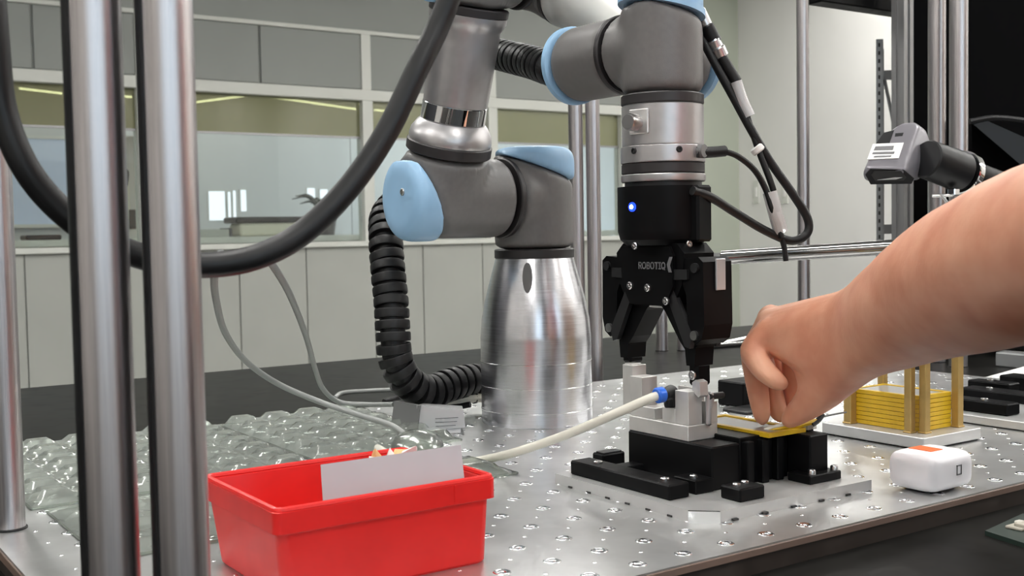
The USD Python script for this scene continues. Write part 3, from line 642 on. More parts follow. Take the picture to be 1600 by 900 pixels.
# ------------------------------------------------------------------ clamping fixture below the gripper
PZ = .22
fp = thing('fixture_plate', 'square aluminium base plate under the black clamping blocks', 'plate', (4, 2.5, 0))
part(fp, 'plate', extr(Polygon([(1.50, .42), (1.88, .05), (6.20, .0), (6.22, 4.6), (1.50, 4.6)]), 2, 0, PZ), 'alu_plate', False)
fp_h = [(1.5, .9 + k * .62) for k in range(6)]
part(fp, 'edge_notch', cat([box((1.48, y, 0), (1.55, y + .13, .035)) for _, y in fp_h] + [box((2.2 + k * .8, -.02, 0), (2.33 + k * .8, .08, .035)) for k in range(5)]), 'hole_dark', False, kind='stuff')
cs = thing('clamp_strip', 'long low black clamp strip with two screws on the plate edge', 'clamp', (2.0, 2.8, PZ))
part(cs, 'bar', box((1.72, 1.22, PZ), (2.26, 4.36, PZ + .30), .03), 'black_anod')
for y in (3.75, 1.65): part(cs, 'screw', screw((2.0, y, PZ + .30), (0, 0, 1), .10, .05), 'screw_steel', 30)
part(cs, 'cross_bar', box((2.26, 3.35, PZ), (3.1, 3.75, PZ + .22), .02), 'black_anod')
st = thing('stop_block', 'small black stop block behind the long clamp strip', 'block', (2.8, 4.55, PZ))
part(st, 'block', box((2.50, 4.20, PZ), (3.14, 4.58, PZ + .34), .03), 'black_anod')
part(st, 'top_pad', box((2.56, 4.25, PZ + .34), (3.08, 4.52, PZ + .37), .01), 'dark_link')
mb = thing('clamp_block', 'black block carrying the aluminium gripping jig', 'block', (3.5, 2.6, PZ))
part(mb, 'block', box((2.93, 1.28, PZ), (3.70, 3.86, 1.10), .03), 'black_anod')
part(mb, 'foot', box((2.45, 1.25, PZ), (2.95, 1.9, PZ + .28), .02), 'black_anod')
part(mb, 'screw', screw((2.68, 1.55, PZ + .28), (0, 0, 1), .09, .05), 'screw_steel', 30)
sblk = thing('two_screw_clamp', 'small black block with two bright screws at the plate front', 'clamp', (3.0, .5, PZ))
part(sblk, 'block', box((2.66, .26, PZ), (3.34, .80, PZ + .26), .03), 'black_anod')
for x, y in ((2.85, .55), (3.13, .60)): part(sblk, 'screw', screw((x, y, PZ + .26), (0, 0, 1), .08, .05), 'screw_steel', 30)
cfoil = solo('corner_bracket', 'bright cut corner face bar of the base plate', 'bracket', extr([(1.44, .40), (1.86, -.01), (1.90, .03), (1.48, .45)], 2, 0, PZ + .005), 'insert_metal', smooth=False)
# aluminium jig
jg = thing('aluminium_jig', 'machined aluminium jig with uprights held between the gripper fingers', 'jig', (3.5, 2.9, 1.1))
part(jg, 'base_bar', box((2.98, 2.02, 1.10), (3.82, 3.88, 1.42), .015), 'alu_machined', False)
part(jg, 'foot', box((3.03, 3.10, 1.42), (3.45, 3.86, 1.66), .01), 'alu_machined', False)
part(jg, 'upright', box((3.03, 3.50, 1.66), (3.48, 3.88, 2.28), .01), 'alu_machined', False)
part(jg, 'end_plate', box((3.10, 3.88, 1.42), (3.5, 4.22, 2.50), .01), 'alu_machined', False)
part(jg, 'end_tab', box((3.18, 4.0, 2.2), (3.46, 4.24, 2.52), .01), 'alu_machined', False)
part(jg, 'upright', box((3.03, 2.06, 1.42), (3.42, 2.46, 2.12), .01), 'alu_machined', False)
part(jg, 'step', box((3.03, 2.46, 1.42), (3.42, 2.86, 1.72), .01), 'alu_machined', False)
part(jg, 'rear_wall', box((3.62, 2.30, 1.42), (3.72, 3.0, 2.1), .01), 'alu_machined', False)
part(jg, 'pillar', box((3.58, 2.02, 1.42), (3.82, 2.30, 1.86), .01), 'alu_machined', False)
part(jg, 'hook', extr([(2.12, 2.12), (2.12, 2.30), (2.02, 2.36), (1.90, 2.32), (1.88, 2.05), (1.94, 2.0)], 0, 3.2, 3.42), 'alu_machined', False)
part(jg, 'lever', T(union(hulls([((3.52, 1.93, 2.0), .10), ((3.50, 1.95, 1.72), .07), ((3.50, 1.96, 1.44), .06)]))), 'alu_robot')
part(jg, 'pin', cyl((3.45, 1.9, 2.0), (3.85, 1.9, 2.0), .07, n=16), 'dark_link')
# air fitting and its hose
fb = D(1046, 618, 23.8); ft = D(1027, 617, 23.55)
ff = thing('air_fitting', 'black push-in elbow fitting with blue collar on the jig', 'fitting', fb)
part(ff, 'elbow', T(union(hulls([(D(1039, 617, 23.6), .13), (D(1048, 613, 23.85), .16)]) + hulls([(D(1048, 613, 23.85), .16), (D(1047, 632, 23.9), .13)]))), 'black_plastic')
ad = D(1018, 620, 23.45) - D(1038, 616, 23.62); ad /= np.linalg.norm(ad)
part(ff, 'collar', ring(D(1037, 616, 23.6), D(1037, 616, 23.6) + ad * .2, .165, .05, 24), 'fitting_blue', label='blue release collar')
hs = [D(1032, 617, 23.58), D(1012, 624, 23.45), D(960, 647, 23.6), D(905, 671, 24.2), D(850, 692, 24.9), D(800, 708, 25.5)]
hs += [on(752, 719, .1), on(705, 727, .1), on(660, 726, .1), on(620, 716, .1), on(590, 700, .1)]
solo('air_hose', 'cream air hose running from the blue fitting across the board', 'hose', cable(hs, .098, 8, 12), 'hose_cream')

# nest with yellow board
ns = thing('board_nest', 'black comb-shaped nest holding a yellow framed board', 'nest', (4.6, 2.2, PZ))
NZ = 1.16
part(ns, 'wall', box((3.72, 1.30, PZ), (4.32, 3.55, NZ + .03), .02), 'black_anod')
for x in (3.78, 4.22, 4.66): part(ns, 'rib', box((x, 1.14, PZ), (x + .2, 1.32, NZ - .04), .02), 'black_anod')
part(ns, 'wall', box((4.30, 3.25, PZ), (5.75, 3.55, NZ), .02), 'black_anod')
part(ns, 'wall', box((5.45, 1.50, PZ), (5.75, 3.27, NZ), .02), 'black_anod')
part(ns, 'wall', box((4.30, 1.30, PZ), (5.14, 1.50, NZ - .02), .02), 'black_anod')
part(ns, 'corner_post', box((5.12, .68, PZ), (5.68, 1.30, NZ), .03), 'black_anod')
part(ns, 'corner_post', box((5.42, 1.12, PZ), (5.76, 1.52, NZ + .18), .03), 'black_anod')
part(ns, 'foot', box((4.84, .44, PZ), (5.80, 1.05, PZ + .18), .02), 'black_anod')
for x, y in ((5.02, .56), (5.72, .56)): part(ns, 'screw', screw((x, y, PZ + .18), (0, 0, 1), .085, .1), 'screw_steel', 30)
yb = thing('yellow_board', 'yellow framed board lying in the black nest under the hand', 'board', (4.9, 2.3, NZ))
part(yb, 'frame', extr(sbox(4.30, 1.05, 5.42, 3.40).difference(sbox(4.42, 1.18, 5.30, 3.28)), 2, NZ, NZ + .09), 'yellow_board', False)
part(yb, 'inlay', box((4.42, 1.18, NZ), (5.30, 3.28, NZ + .06)), 'board_top', False)
fx = thing('flex_lead', 'yellow and white flexible lead held by the fingertips', 'lead', D(1240, 668, 23.9))
pth = [D(1195, 676, 23.9), D(1215, 670, 23.8), D(1240, 667, 23.8), D(1262, 661, 23.9), D(1278, 658, 24.0)]
part(fx, 'band', cable(pth, [.05] * 33 if False else .06, 8, 8), 'yellow_board')
part(fx, 'white_band', cable([p_ + np.array([0, 0, .05]) for p_ in pth[:3]], .05, 8, 8), 'hose_cream')
part(fx, 'plug', cable([D(1268, 664, 23.9), D(1278, 657, 24.0), D(1285, 648, 24.1)], .06, 5, 8), 'black_plastic', label='black plug at its end')
part(fx, 'wire', cable([D(1283, 652, 24.1), D(1300, 648, 25), D(1322, 644, 27)], .02, 6, 6), 'ink')
for k in range(7):
    q = D(1222 + k * 8, 676 - k * 1.5, 23.95); part(fx, 'component', box(q - [.06, .06, .04], q + [.06, .06, .06], .01), random.choice(['comp_a', 'pcb_dark', 'comp_b']), False)

# black block behind the hand
c = np.array([13.0, 9.8, 0]); sbk = thing('rest_block', 'black upright block standing behind the hand', 'block', c)
part(sbk, 'block', box((12.1, 9.3, 0), (13.4, 10.4, .75), .04), 'black_anod')
part(sbk, 'base', box((11.2, 8.3, 0), (13.0, 9.28, .09), .02), 'dark_link')

# ------------------------------------------------------------------ gold stack
gu, gv = np.array([1.0, 0.0]), np.array([0.0, 1.0])
G0 = np.array([11.6, 3.3])
def gpt(u_, v_): return G0 + gu * u_ + gv * v_
def gbox(u0, u1, v0, v1, z0, z1, b=.02): return box((G0[0] + u0, G0[1] + v0, z0), (G0[0] + u1, G0[1] + v1, z1), b)
tr = thing('stack_tray', 'square white-metal tray under the stack of yellow boards', 'tray', (*G0, 0))
part(tr, 'plate', gbox(-1.15, 1.2, -1.5, 1.6, .04, .32), 'alu_plate', False)
part(tr, 'gasket', gbox(-1.1, 1.15, -1.45, 1.55, 0, .04), 'hole_dark', False)
PT = .32
for u_, v_, h, w_, l in ((-.73, 1.02, 2.0, .12, 'brass square pillar at the left corner of the board stack'), (-.73, -.80, 2.4, .10, 'brass square pillar at the front of the stack, left of the pair'), (-.52, -1.08, 2.4, .10, 'brass square pillar at the front of the stack, right of the pair'), (.86, -1.05, 2.3, .11, 'brass square pillar at the right corner of the board stack'), (.90, 1.25, 2.3, .10, 'brass square pillar at the back of the board stack')):
    p_ = thing('stack_pillar', l, 'pillar', (*gpt(u_, v_), PT))
    part(p_, 'bar', gbox(u_ - w_, u_ + w_, v_ - w_, v_ + w_, PT, PT + h, .02), 'gold_pillar', False)
    part(p_, 'foot', gbox(u_ - w_ - .02, u_ + w_ + .02, v_ - w_ - .02, v_ + w_ + .02, PT, PT + .04, .01), 'gold_pillar', False)
oct_ = Polygon([(-.60, -.68), (-.40, -.94), (.76, -.94), (.78, -.85), (.78, 1.12), (-.60, 1.12)])
def gx(poly, z0, z1): return extr(poly, 2, z0, z1).apply_translation((*G0, 0))
names = ['lowest', 'second from the bottom', 'third from the bottom', 'fourth from the bottom', 'fourth from the top', 'third from the top', 'second from the top', 'topmost']
BH = .112
for k in range(8):
    z = PT + k * BH
    y_ = thing('stacked_board', f'thin yellow board between brass pillars, {names[k]} in the stack', 'board', (*G0, z), group='yellow boards stacked between brass pillars')
    part(y_, 'frame', gx(oct_.difference(oct_.buffer(-.12)), z + .012, z + BH), 'yellow_board', False)
    part(y_, 'inlay', gx(oct_.buffer(-.12), z + .012, z + BH - .02), 'board_top', False)
    part(y_, 'lower_lip', gx(oct_.buffer(-.05), z, z + .012), 'wood_brown', False)

# second fixture at the far right
sp2 = thing('second_plate', 'aluminium base plate at the right edge behind the yellow stack', 'plate', (17, 3, 0))
part(sp2, 'plate', box((14.65, -1.2, .03), (19.3, 6.2, .25), .02), 'alu_plate', False)
part(sp2, 'gasket', box((14.7, -1.15, 0), (19.25, 6.15, .03)), 'hole_dark', False)
def clampblock(lo, hi, lbl, scr):
    c = thing('black_clamp', lbl, 'clamp', ((lo[0] + hi[0]) / 2, (lo[1] + hi[1]) / 2, lo[2]))
    part(c, 'bar', box(lo, hi, .04), 'black_anod')
    for x, y in scr: part(c, 'screw', screw((x, y, hi[2]), (0, 0, 1), .1, .06), 'screw_steel', 30)
clampblock((15.15, 2.55, .25), (15.75, 5.2, .58), 'black clamp bar on the second plate, nearest to the yellow stack', [(15.4, 3.4)])
clampblock((15.85, 1.0, .25), (16.5, 2.5, .50), 'short black clamp beside the nearest bar on the second plate', [(16.1, 2.0)])
clampblock((17.4, .5, .25), (18.2, 5.6, .52), 'long low black clamp in the middle of the second plate', [(17.8, 4.8)])
clampblock((18.5, 4.6, .25), (19.1, 6.0, .62), 'small black clamp at the back of the second plate by the pillar', [(18.8, 5.4)])
clampblock((20.2, 1.2, 0), (21.0, 6.0, .62), 'black clamp bar behind the second plate at the right edge', [(20.6, 5.0)])
solo('white_sheet', 'crumpled white sheet lying beyond the board at the right edge', 'sheet', T(Manifold.hull_points(np.array([[25, 4, DZ], [29.5, 4.5, DZ], [29, 11, DZ], [25.5, 10.5, DZ], [27, 6, DZ + .5], [27.6, 9.4, DZ + .55], [28.4, 7, DZ + .3]]))), 'paper_white', smooth=False)
dr = thing('steel_rail_stock', 'grey metal rail lying on the bench beyond the right edge', 'rail', (31, 6, DZ))
part(dr, 'rail', box((30.2, -2, DZ), (31.2, 12.5, DZ + .6), .05), 'slot_grey')
part(dr, 'groove', box((30.5, -2.01, DZ + .6), (30.9, 12.51, DZ + .63)), 'profile_grey', False)
# thin bright rods on the bench behind the hand
a, b = on(1105, 541, DZ + .15), on(1165, 527, DZ + .15)
for dx, l in ((0, 'thin bright metal rod lying on the bench behind the hand, rear one'), (-2.2, 'thin bright metal rod lying on the bench behind the hand, front one')):
    a_, b_ = on(1102, 542, DZ + .12), on(1250, 512 - dx * 8, DZ + .12)
    dvec = (b_ - a_) / np.linalg.norm(b_ - a_)
    r_ = thing('metal_rod', l, 'rod', (*((a_ + b_) / 2)[:2], DZ))
    part(r_, 'bar', cyl(a_ + [dx * .3, 0, 0], a_ + [dx * .3, 0, 0] + dvec * 14, .12, n=12), 'chrome')
    part(r_, 'end_cap', cyl(a_ + [dx * .3, 0, 0] - dvec * .2, a_ + [dx * .3, 0, 0] + dvec * .1, .13, n=12), 'black_rubber')

# ------------------------------------------------------------------ white gadget
wx = thing('white_gadget', 'small rounded white plastic box with orange label at the board edge', 'gadget', (7.4, -.3, 0))
gr = T(union([rbox((6.58, -1.20, .04), (8.02, -.04, .81), .22, 20)])); gr = soften(mani(gr), .08, 4)
part(wx, 'shell', gr, 'white_plastic', 60)
part(wx, 'base', rbox((6.85, -1.00, .0), (7.76, -.24, .2), .1), 'cabinet_dark')
part(wx, 'orange_label', box((7.06, -.80, .795), (7.46, -.26, .822), .005), 'orange_label', False, label='orange label on top')
for a_, b_ in (((7.34, -1.215, .36), (7.50, -1.18, .38)), ((7.34, -1.215, .54), (7.50, -1.18, .56)), ((7.34, -1.215, .36), (7.36, -1.18, .56)), ((7.48, -1.215, .36), (7.50, -1.18, .56))):
    part(wx, 'mark', box(a_, b_), 'ink_grey', False)

# ------------------------------------------------------------------ circuit board on the bench
pc = thing('circuit_board', 'populated circuit board lying on the black bench at the right edge', 'circuit board', (8, -3, DZ))
part(pc, 'substrate', extr([(6.55, -2.35), (8.3, -2.05), (9.6, -4.3), (7.2, -4.9), (6.3, -3.4)], 2, DZ, DZ + .09), 'pcb_dark', False)
pgn = Polygon([(6.65, -2.45), (8.2, -2.15), (9.4, -4.2), (7.2, -4.7), (6.4, -3.4)])
k = 0
while k < 46:
    x, y = 6.4 + 3 * random.random(), -4.7 + 2.6 * random.random(); w_, h_ = .06 + .14 * random.random(), .05 + .12 * random.random()
    if not pgn.contains(sbox(x - w_, y - w_, x + w_, y + w_)): continue
    part(pc, 'component', box((x - w_, y - w_, DZ + .09), (x + w_, y + w_ * .7, DZ + .09 + h_), .015), random.choice(['comp_a', 'comp_b', 'comp_c', 'comp_a', 'module_silver']), False); k += 1

# ------------------------------------------------------------------ red bin
rbn = thing('red_bin', 'open red plastic storage bin at the front left of the board', 'bin', (-4.7, 2.1, 0))
X0, X1, Y0, Y1, BHt = -6.62, -2.72, .52, 3.66, 1.42
def loop(dx0, dx1, dy0, dy1, z, r=.12, n=5):
    x0, x1, y0, y1 = X0 + dx0, X1 - dx1, Y0 + dy0, Y1 - dy1; P = []
    for cx, cy, a0 in ((x1 - r, y1 - r, 0), (x0 + r, y1 - r, 90), (x0 + r, y0 + r, 180), (x1 - r, y0 + r, 270)):
        for t in np.linspace(0, 90, n): P.append((cx + r * math.cos(math.radians(a0 + t)), cy + r * math.sin(math.radians(a0 + t)), z))
    return np.array(P)
def loft(loops, capa=True, capb=True):
    n = len(loops[0]); V = np.vstack(loops); f = []
    for i in range(len(loops) - 1):
        for j in range(n):
            q = (j + 1) % n; f += [(i * n + j, i * n + q, (i + 1) * n + q), (i * n + j, (i + 1) * n + q, (i + 1) * n + j)]
    if capa: f += [(0, j + 1, j) for j in range(1, n - 1)]
    b_ = (len(loops) - 1) * n
    if capb: f += [(b_, b_ + j, b_ + j + 1) for j in range(1, n - 1)]
    t = trimesh.Trimesh(V, f, process=False); trimesh.repair.fix_normals(t); return t
ti, to = .34, .06
part(rbn, 'shell', loft([loop(.22, .14, .14, .24, 0, .2), loop(.18, .11, .11, .20, .04, .22), loop(.08, .08, .08, .08, BHt - .38, .16), loop(.07, .07, .07, .07, BHt - .36, .16), loop(.0, .0, .0, .0, BHt - .34, .14), loop(0, 0, 0, 0, BHt - .02, .14), loop(.03, .03, .03, .03, BHt, .13), loop(.09, .09, .09, .09, BHt, .12), loop(.12, .12, .12, .12, BHt - .03, .12), loop(.28, .21, .22, .32, .12, .2)]), 'bin_red', 30)
part(rbn, 'rib', box((-3.55, Y0 - .012, BHt - .30), (-3.52, Y0 + .02, BHt - .03)), 'bin_red', False)
part(rbn, 'rim', sweep(np.vstack([loop(.06, .06, .06, .06, BHt, .12, 6), loop(.06, .06, .06, .06, BHt, .12, 6)[:2]]), .055, 8), 'bin_red')
# things in the bin
q = [on(500, 792, 1.0), on(508, 728, 1.0)]
cz = 18.75
A_, B_, C_ = D(506, 803, cz - .5), D(501, 726, cz - .25), D(720, 695, cz + .45)
D__ = A_ + (C_ - B_) * 1.0
cdn = np.cross(B_ - A_, D__ - A_); cdn /= np.linalg.norm(cdn)
solo('grey_card', 'plain pale grey card standing upright in the red bin', 'card', T(Manifold.hull_points(np.array([p_ + cdn * t for p_ in (A_, B_, C_, D__) for t in (0, .04)]))), 'paper_grey', smooth=False)
mk = D(580, 776, cz - .45)
cl = []
yw = thing('yellow_scrap', 'crumpled yellow and white scraps behind the card in the red bin', 'scrap', D(610, 715, 20.2))
for k in range(5):
    q = D(585 + k * 14, 716 - k * 2.2, 20.2); pts = q + rng.normal(size=(9, 3)) * .12
    part(yw, 'scrap', T(Manifold.hull_points(pts)), 'crumpled_yellow' if k % 2 else 'paper_white', False)
part(yw, 'bag', T(Manifold.hull_points(np.array([[-4.0, 2.0, .15], [-3.2, 2.0, .15], [-3.2, 3.1, .15], [-4.0, 3.1, .15], [-3.8, 2.5, 1.15], [-3.3, 2.9, 1.2]]))), 'paper_white', False)

# ------------------------------------------------------------------ clear blister trays
def tray(x0, x1, y0, y1, nx, ny, h, label, inv=False, rise=.3):
    c = thing('blister_tray', label, 'tray', ((x0 + x1) / 2, (y0 + y1) / 2, 0))
    N = 11; gx_, gy_ = np.linspace(x0, x1, nx * N + 1), np.linspace(y0, y1, ny * N + 1)
    XX, YY = np.meshgrid(gx_, gy_, indexing='ij')
    u_ = (XX - x0) / (x1 - x0) * nx % 1.0; v_ = (YY - y0) / (y1 - y0) * ny % 1.0
    def sm(a0, a1, t): t = np.clip((t - a0) / (a1 - a0), 0, 1); return t * t * (3 - 2 * t)
    m1 = sm(.14, .22, u_) * sm(.14, .22, 1 - u_) * sm(.20, .28, v_) * sm(.20, .28, 1 - v_)
    m3 = sm(.36, .44, u_) * sm(.36, .44, 1 - u_) * sm(.38, .44, v_) * sm(.38, .44, 1 - v_)
    ed = np.minimum.reduce([XX - x0, x1 - XX, YY - y0, y1 - YY]); rim = sm(.0, .25, ed)
    Z = .015 + rise * rim * (.68 + .55 * m1) + .004 * meshkit.noise(np.stack([XX * .8, YY * .8, 0 * XX], -1))
    Z[0, :] = Z[-1, :] = .02; Z[:, 0] = Z[:, -1] = .02
    V = np.stack([XX, YY, Z], -1).reshape(-1, 3); a_, b_ = XX.shape; idx = np.arange(a_ * b_).reshape(a_, b_)
    F = np.vstack([np.stack([idx[:-1, :-1], idx[1:, :-1], idx[1:, 1:]], -1).reshape(-1, 3), np.stack([idx[:-1, :-1], idx[1:, 1:], idx[:-1, 1:]], -1).reshape(-1, 3)])
    part(c, 'sheet', (V, F), 'blister', True)
    part(c, 'rim', sweep(np.array([(x0, y0, .03), (x1, y0, .03), (x1, y1, .03), (x0, y1, .03), (x0, y0, .03)]), .03, 6), 'blister')
    return c
tray(-1.6, 2.6, 10.2, 16.7, 4, 6, .3, 'clear plastic blister tray with rows of pockets beside the robot base', rise=.24)
tray(-8.2, -1.9, 9.3, 16.6, 6, 7, .3, 'clear plastic blister tray with rows of pockets behind the front posts', rise=.24)
tray(-8.0, -2.2, 4.6, 9.0, 3, 3, .3, 'flat clear plastic tray lying between the front posts and the red bin', rise=.14)
tray(-1.5, 1.4, 5.9, 9.8, 2, 2, .3, 'small clear plastic tray under the cream hose behind the red bin', rise=.2)
# bubble lid
o = on(652, 700, .2)
solo('clear_dome', 'small clear plastic dome lying behind the grey card', 'dome', lathe([(.66, 0), (.63, .10), (.50, .28), (.25, .38), (.0, .41), (0, .38), (.22, .35), (.46, .25), (.58, .09), (.61, 0)], (o[0], o[1], .25), (0, 0, 1), 28), 'blister')

# ------------------------------------------------------------------ silver module
md = thing('silver_module', 'small silver electronic module with printed label beside the robot base', 'module', (2.9, 11.8, 0))
def slabz(pts, z0, z1): return T(Manifold.hull_points(np.array([[*p_, z] for p_ in pts for z in (z0, z1)])))
m0, m1, m2 = on(612, 672, 0), on(652, 690, 0), on(727, 690, 0)
hv = np.array([RT[0], RT[1]]) / np.hypot(RT[0], RT[1]); kv = np.array([FW[0], FW[1]]) / np.hypot(FW[0], FW[1])
zM = 31.0
def mp(x, y, z=zM): return D(x, y, z)
part(md, 'body', T(Manifold.hull_points(np.array([mp(651, 633), mp(724, 641), mp(727, 668), mp(651, 674), mp(662, 630, zM + 1.3), mp(722, 634, zM + 1.3), mp(722, 660, zM + 1.3), mp(655, 668, zM + 1.3)]))), 'module_silver', False)
part(md, 'front_plate', T(Manifold.hull_points(np.array([mp(616, 627, zM + .9), mp(656, 634, zM - .1), mp(651, 674, zM - .1), mp(610, 668, zM + .9), mp(620, 626, zM + 1.1), mp(660, 633, zM + .1), mp(655, 674, zM + .1), mp(614, 668, zM + 1.1)]))), 'module_face', False, label='darker grey front plate')
part(md, 'lower_block', T(Manifold.hull_points(np.array([mp(690, 670, zM + .1), mp(720, 668, zM + .1), mp(720, 696, zM), mp(690, 696, zM), mp(690, 668, zM + .9), mp(720, 668, zM + .9), mp(720, 688, zM + .9), mp(690, 688, zM + .9)]))), 'module_silver', False)
part(md, 'dark_port', T(Manifold.hull_points(np.array([mp(674, 674, zM + .05), mp(692, 671, zM + .05), mp(692, 688, zM + .05), mp(674, 685, zM + .05), mp(674, 674, zM + .5), mp(692, 671, zM + .5), mp(692, 686, zM + .5), mp(674, 684, zM + .5)]))), 'hole_dark', False, label='dark port')
for y, x0, x1 in ((653, 680, 716), (659, 680, 714), (665, 681, 712)):
    part(md, 'print_line', T(Manifold.hull_points(np.array([mp(x0, y + .6, zM - .02), mp(x1, y - 1.2, zM - .02), mp(x0, y + 1.8, zM - .02), mp(x1, y, zM - .02), mp(x0, y + .6, zM + .01), mp(x1, y - 1.2, zM + .01), mp(x0, y + 1.8, zM + .01), mp(x1, y, zM + .01)]))), 'ink_grey', False)

# ------------------------------------------------------------------ corrugated conduits
def conduit(name, label, pts, r, pitch, rings_r, core=.72):
    p_ = smoothpath(pts, 14); seg = np.r_[0, np.cumsum(np.linalg.norm(np.diff(p_, axis=0), axis=1))]
    c = thing(name, label, 'conduit', p_[-1])
    part(c, 'core', sweep(p_, r * core, 14), 'black_rubber')
    n = int(seg[-1] / pitch)
    for k in range(n):
        s_ = (k + .5) * pitch; o_ = np.array([np.interp(s_, seg, p_[:, i]) for i in range(3)]); q_ = np.array([np.interp(s_ + .05, seg, p_[:, i]) for i in range(3)]) - np.array([np.interp(s_ - .05, seg, p_[:, i]) for i in range(3)])
        d_ = q_ / np.linalg.norm(q_); h_ = pitch * .38; d_ = d_ + rng.normal(size=3) * .05; d_ /= np.linalg.norm(d_)
        part(c, 'ring', lathe([(r * core * .9, -h_), (r * .97, -h_), (r, -h_ * .7), (r, h_ * .7), (r * .97, h_), (r * core * .9, h_)], o_, d_, 24), 'black_rubber')
    return c
conduit('cable_conduit', 'black corrugated conduit hanging from the shoulder to the board', [D(640, 300, 34.6), D(606, 335, 33.4), D(603, 372, 32.7), D(606, 420, 32.4), D(611, 470, 32.2), D(614, 520, 32.1), D(618, 560, 32.1), D(636, 596, 32.3), D(668, 612, 32.8), D(706, 600, 33.6), D(742, 594, 34.4), D(764, 602, 34.8)], .50, .33, 1)
conduit('cable_conduit', 'short black corrugated conduit between upper arm and wrist', [D(740, 76, 33), D(775, 84, 32), D(800, 90, 31), D(830, 97, 29.8), D(858, 106, 28.6), D(872, 110, 28.2)], .44, .34, 1)

# ------------------------------------------------------------------ hoses and cables
solo('front_cable', 'thick black cable looping across the front behind the posts', 'cable', cable([D(10, -700, 13.6), D(-8, -300, 13.5), D(-14, -60, 13.4), D(-8, 60, 13.4), D(4, 170, 13.5), D(38, 258, 13.6), D(92, 325, 13.8), D(165, 378, 14.0), D(250, 408, 14.2), D(330, 414, 14.4), D(405, 400, 14.6), D(475, 362, 14.9), D(545, 293, 15.2), D(605, 205, 15.5), D(652, 108, 15.7), D(685, 40, 15.9), D(712, -40, 16), D(742, -200, 16.4), D(750, -450, 17), D(760, -750, 17.4)], .165, 10, 18), 'black_rubber')
def hose(label, pts, r, m_='hose_grey', name='pneumatic_hose'): return solo(name, label, 'hose', cable(pts, r, 8, 12), m_)
hose('grey air hose curving down in front of the white wall to the blister trays', [D(345, 396, 19), D(335, 430, 20.5), D(338, 470, 23), D(352, 520, 25), D(385, 565, 27.5), D(435, 600, 29), D(500, 628, 29.5), D(560, 648, 29), D(610, 664, 28.6), D(640, 685, 28.2)], .075)
hose('grey air hose dropping between cable loop and conduit', [D(410, 396, 20), D(430, 420, 21.5), D(455, 465, 24.5), D(478, 525, 28.5), D(492, 575, 31.5), D(505, 608, 33.5), D(530, 628, 34.5), D(570, 632, 34.2), D(615, 632, 33.5)], .075)
hose('grey air hose lying on the board behind the silver module', [D(523, 622, 36.6), D(535, 614, 37.2), D(570, 611, 37.4), D(615, 609, 37.4), D(670, 608, 37.2), D(700, 612, 36)], .075)
hose('black cable tangle lying behind the silver module', [D(600, 628, 34.5), D(632, 620, 35), D(670, 628, 34.4), D(705, 636, 33.8), D(735, 632, 33.6)], .09, 'black_rubber', 'floor_cable')
wl = thing('flat_cable', 'white flat cable strapped beside the pedestal foot', 'cable', D(725, 622, 34))
part(wl, 'sheath', cable([D(690, 628, 33.6), D(712, 624, 33.8), D(740, 622, 34), D(758, 622, 34.3)], .14, 6, 8), 'hose_cream')
part(wl, 'strap', ring(D(739, 622, 34.02), D(743, 622, 34.1), .17, .1, 16), 'black_rubber')

# tool cables
wcab = thing('sensor_cable', 'black sensor cable with silver plug hanging from the robot wrist', 'cable', D(1180, 230, 25))
z0 = 24.6
def chain(nm, x0, y0, x1, y1, r, m_, zz=z0): return part(wcab, nm, cyl(D(x0, y0, zz), D(x1, y1, zz + .06), r, n=20, bev=min(.03, r * .3)), m_)
chain('plug', 1092, 14, 1106, 44, .13, 'screw_steel')
chain('grip_sleeve', 1103, 40, 1118, 68, .16, 'black_plastic')
chain('nut', 1113, 62, 1122, 78, .15, 'screw_steel'); chain('nut', 1120, 74, 1128, 90, .17, 'screw_steel')
chain('strain_relief', 1126, 88, 1152, 130, .125, 'black_rubber')
part(wcab, 'lead', cable([D(1148, 124, z0), D(1162, 165, z0), D(1175, 205, z0), D(1188, 242, z0), D(1206, 290, z0), D(1217, 330, z0 + .1)], .07, 8, 12), 'black_rubber')
part(wcab, 'label_sleeve', cable([D(1150, 128, z0 - .02), D(1160, 158, z0 - .02), D(1171, 182, z0 - .02)], .13, 4, 12), 'label_film', label='clear white label sleeve')
part(wcab, 'label_sleeve', cable([D(1203, 300, z0 - .02), D(1212, 335, z0), D(1220, 362, z0 + .1)], .16, 4, 12), 'label_film')
part(wcab, 'cable_tie', ring(D(1180, 229, z0), D(1187, 238, z0), .15, .08, 14), 'paper_white')
gcab = thing('gripper_cable', 'black cable looping from the gripper body up along the wrist', 'cable', D(1240, 370, 24.8))
part(gcab, 'lead', cable([D(1082, 298, 23.4), D(1110, 308, 23.7), D(1150, 333, 24.2), D(1195, 360, 24.6), D(1235, 376, 24.8), D(1260, 366, 24.9), D(1262, 342, 24.9), D(1240, 305, 24.8), D(1205, 255, 24.7), D(1175, 205, 24.6), D(1145, 150, 24.6), D(1115, 95, 24.6), D(1096, 55, 24.7), D(1090, 20, 24.9)], .095, 9, 14), 'black_rubber')
part(gcab, 'drop_tie', cable([D(1222, 374, 24.7), D(1226, 390, 24.7), D(1228, 408, 24.7)], .06, 4, 8), 'black_rubber')
scab = thing('plug_lead', 'black plug and thin lead on the right side of the silver sensor plate', 'cable', D(1130, 237, 24))
o, n = oncyl(1086, .90, 7.07)
part(scab, 'socket', cyl(o - n * .05, o + n * .12, .14, n=16), 'module_face')
part(scab, 'plug', cable([D(1086, 238, 23.7), D(1108, 238, 23.9), D(1132, 236, 24.1)], np.linspace(.13, .10, 9) if False else .12, 4, 14), 'black_plastic')
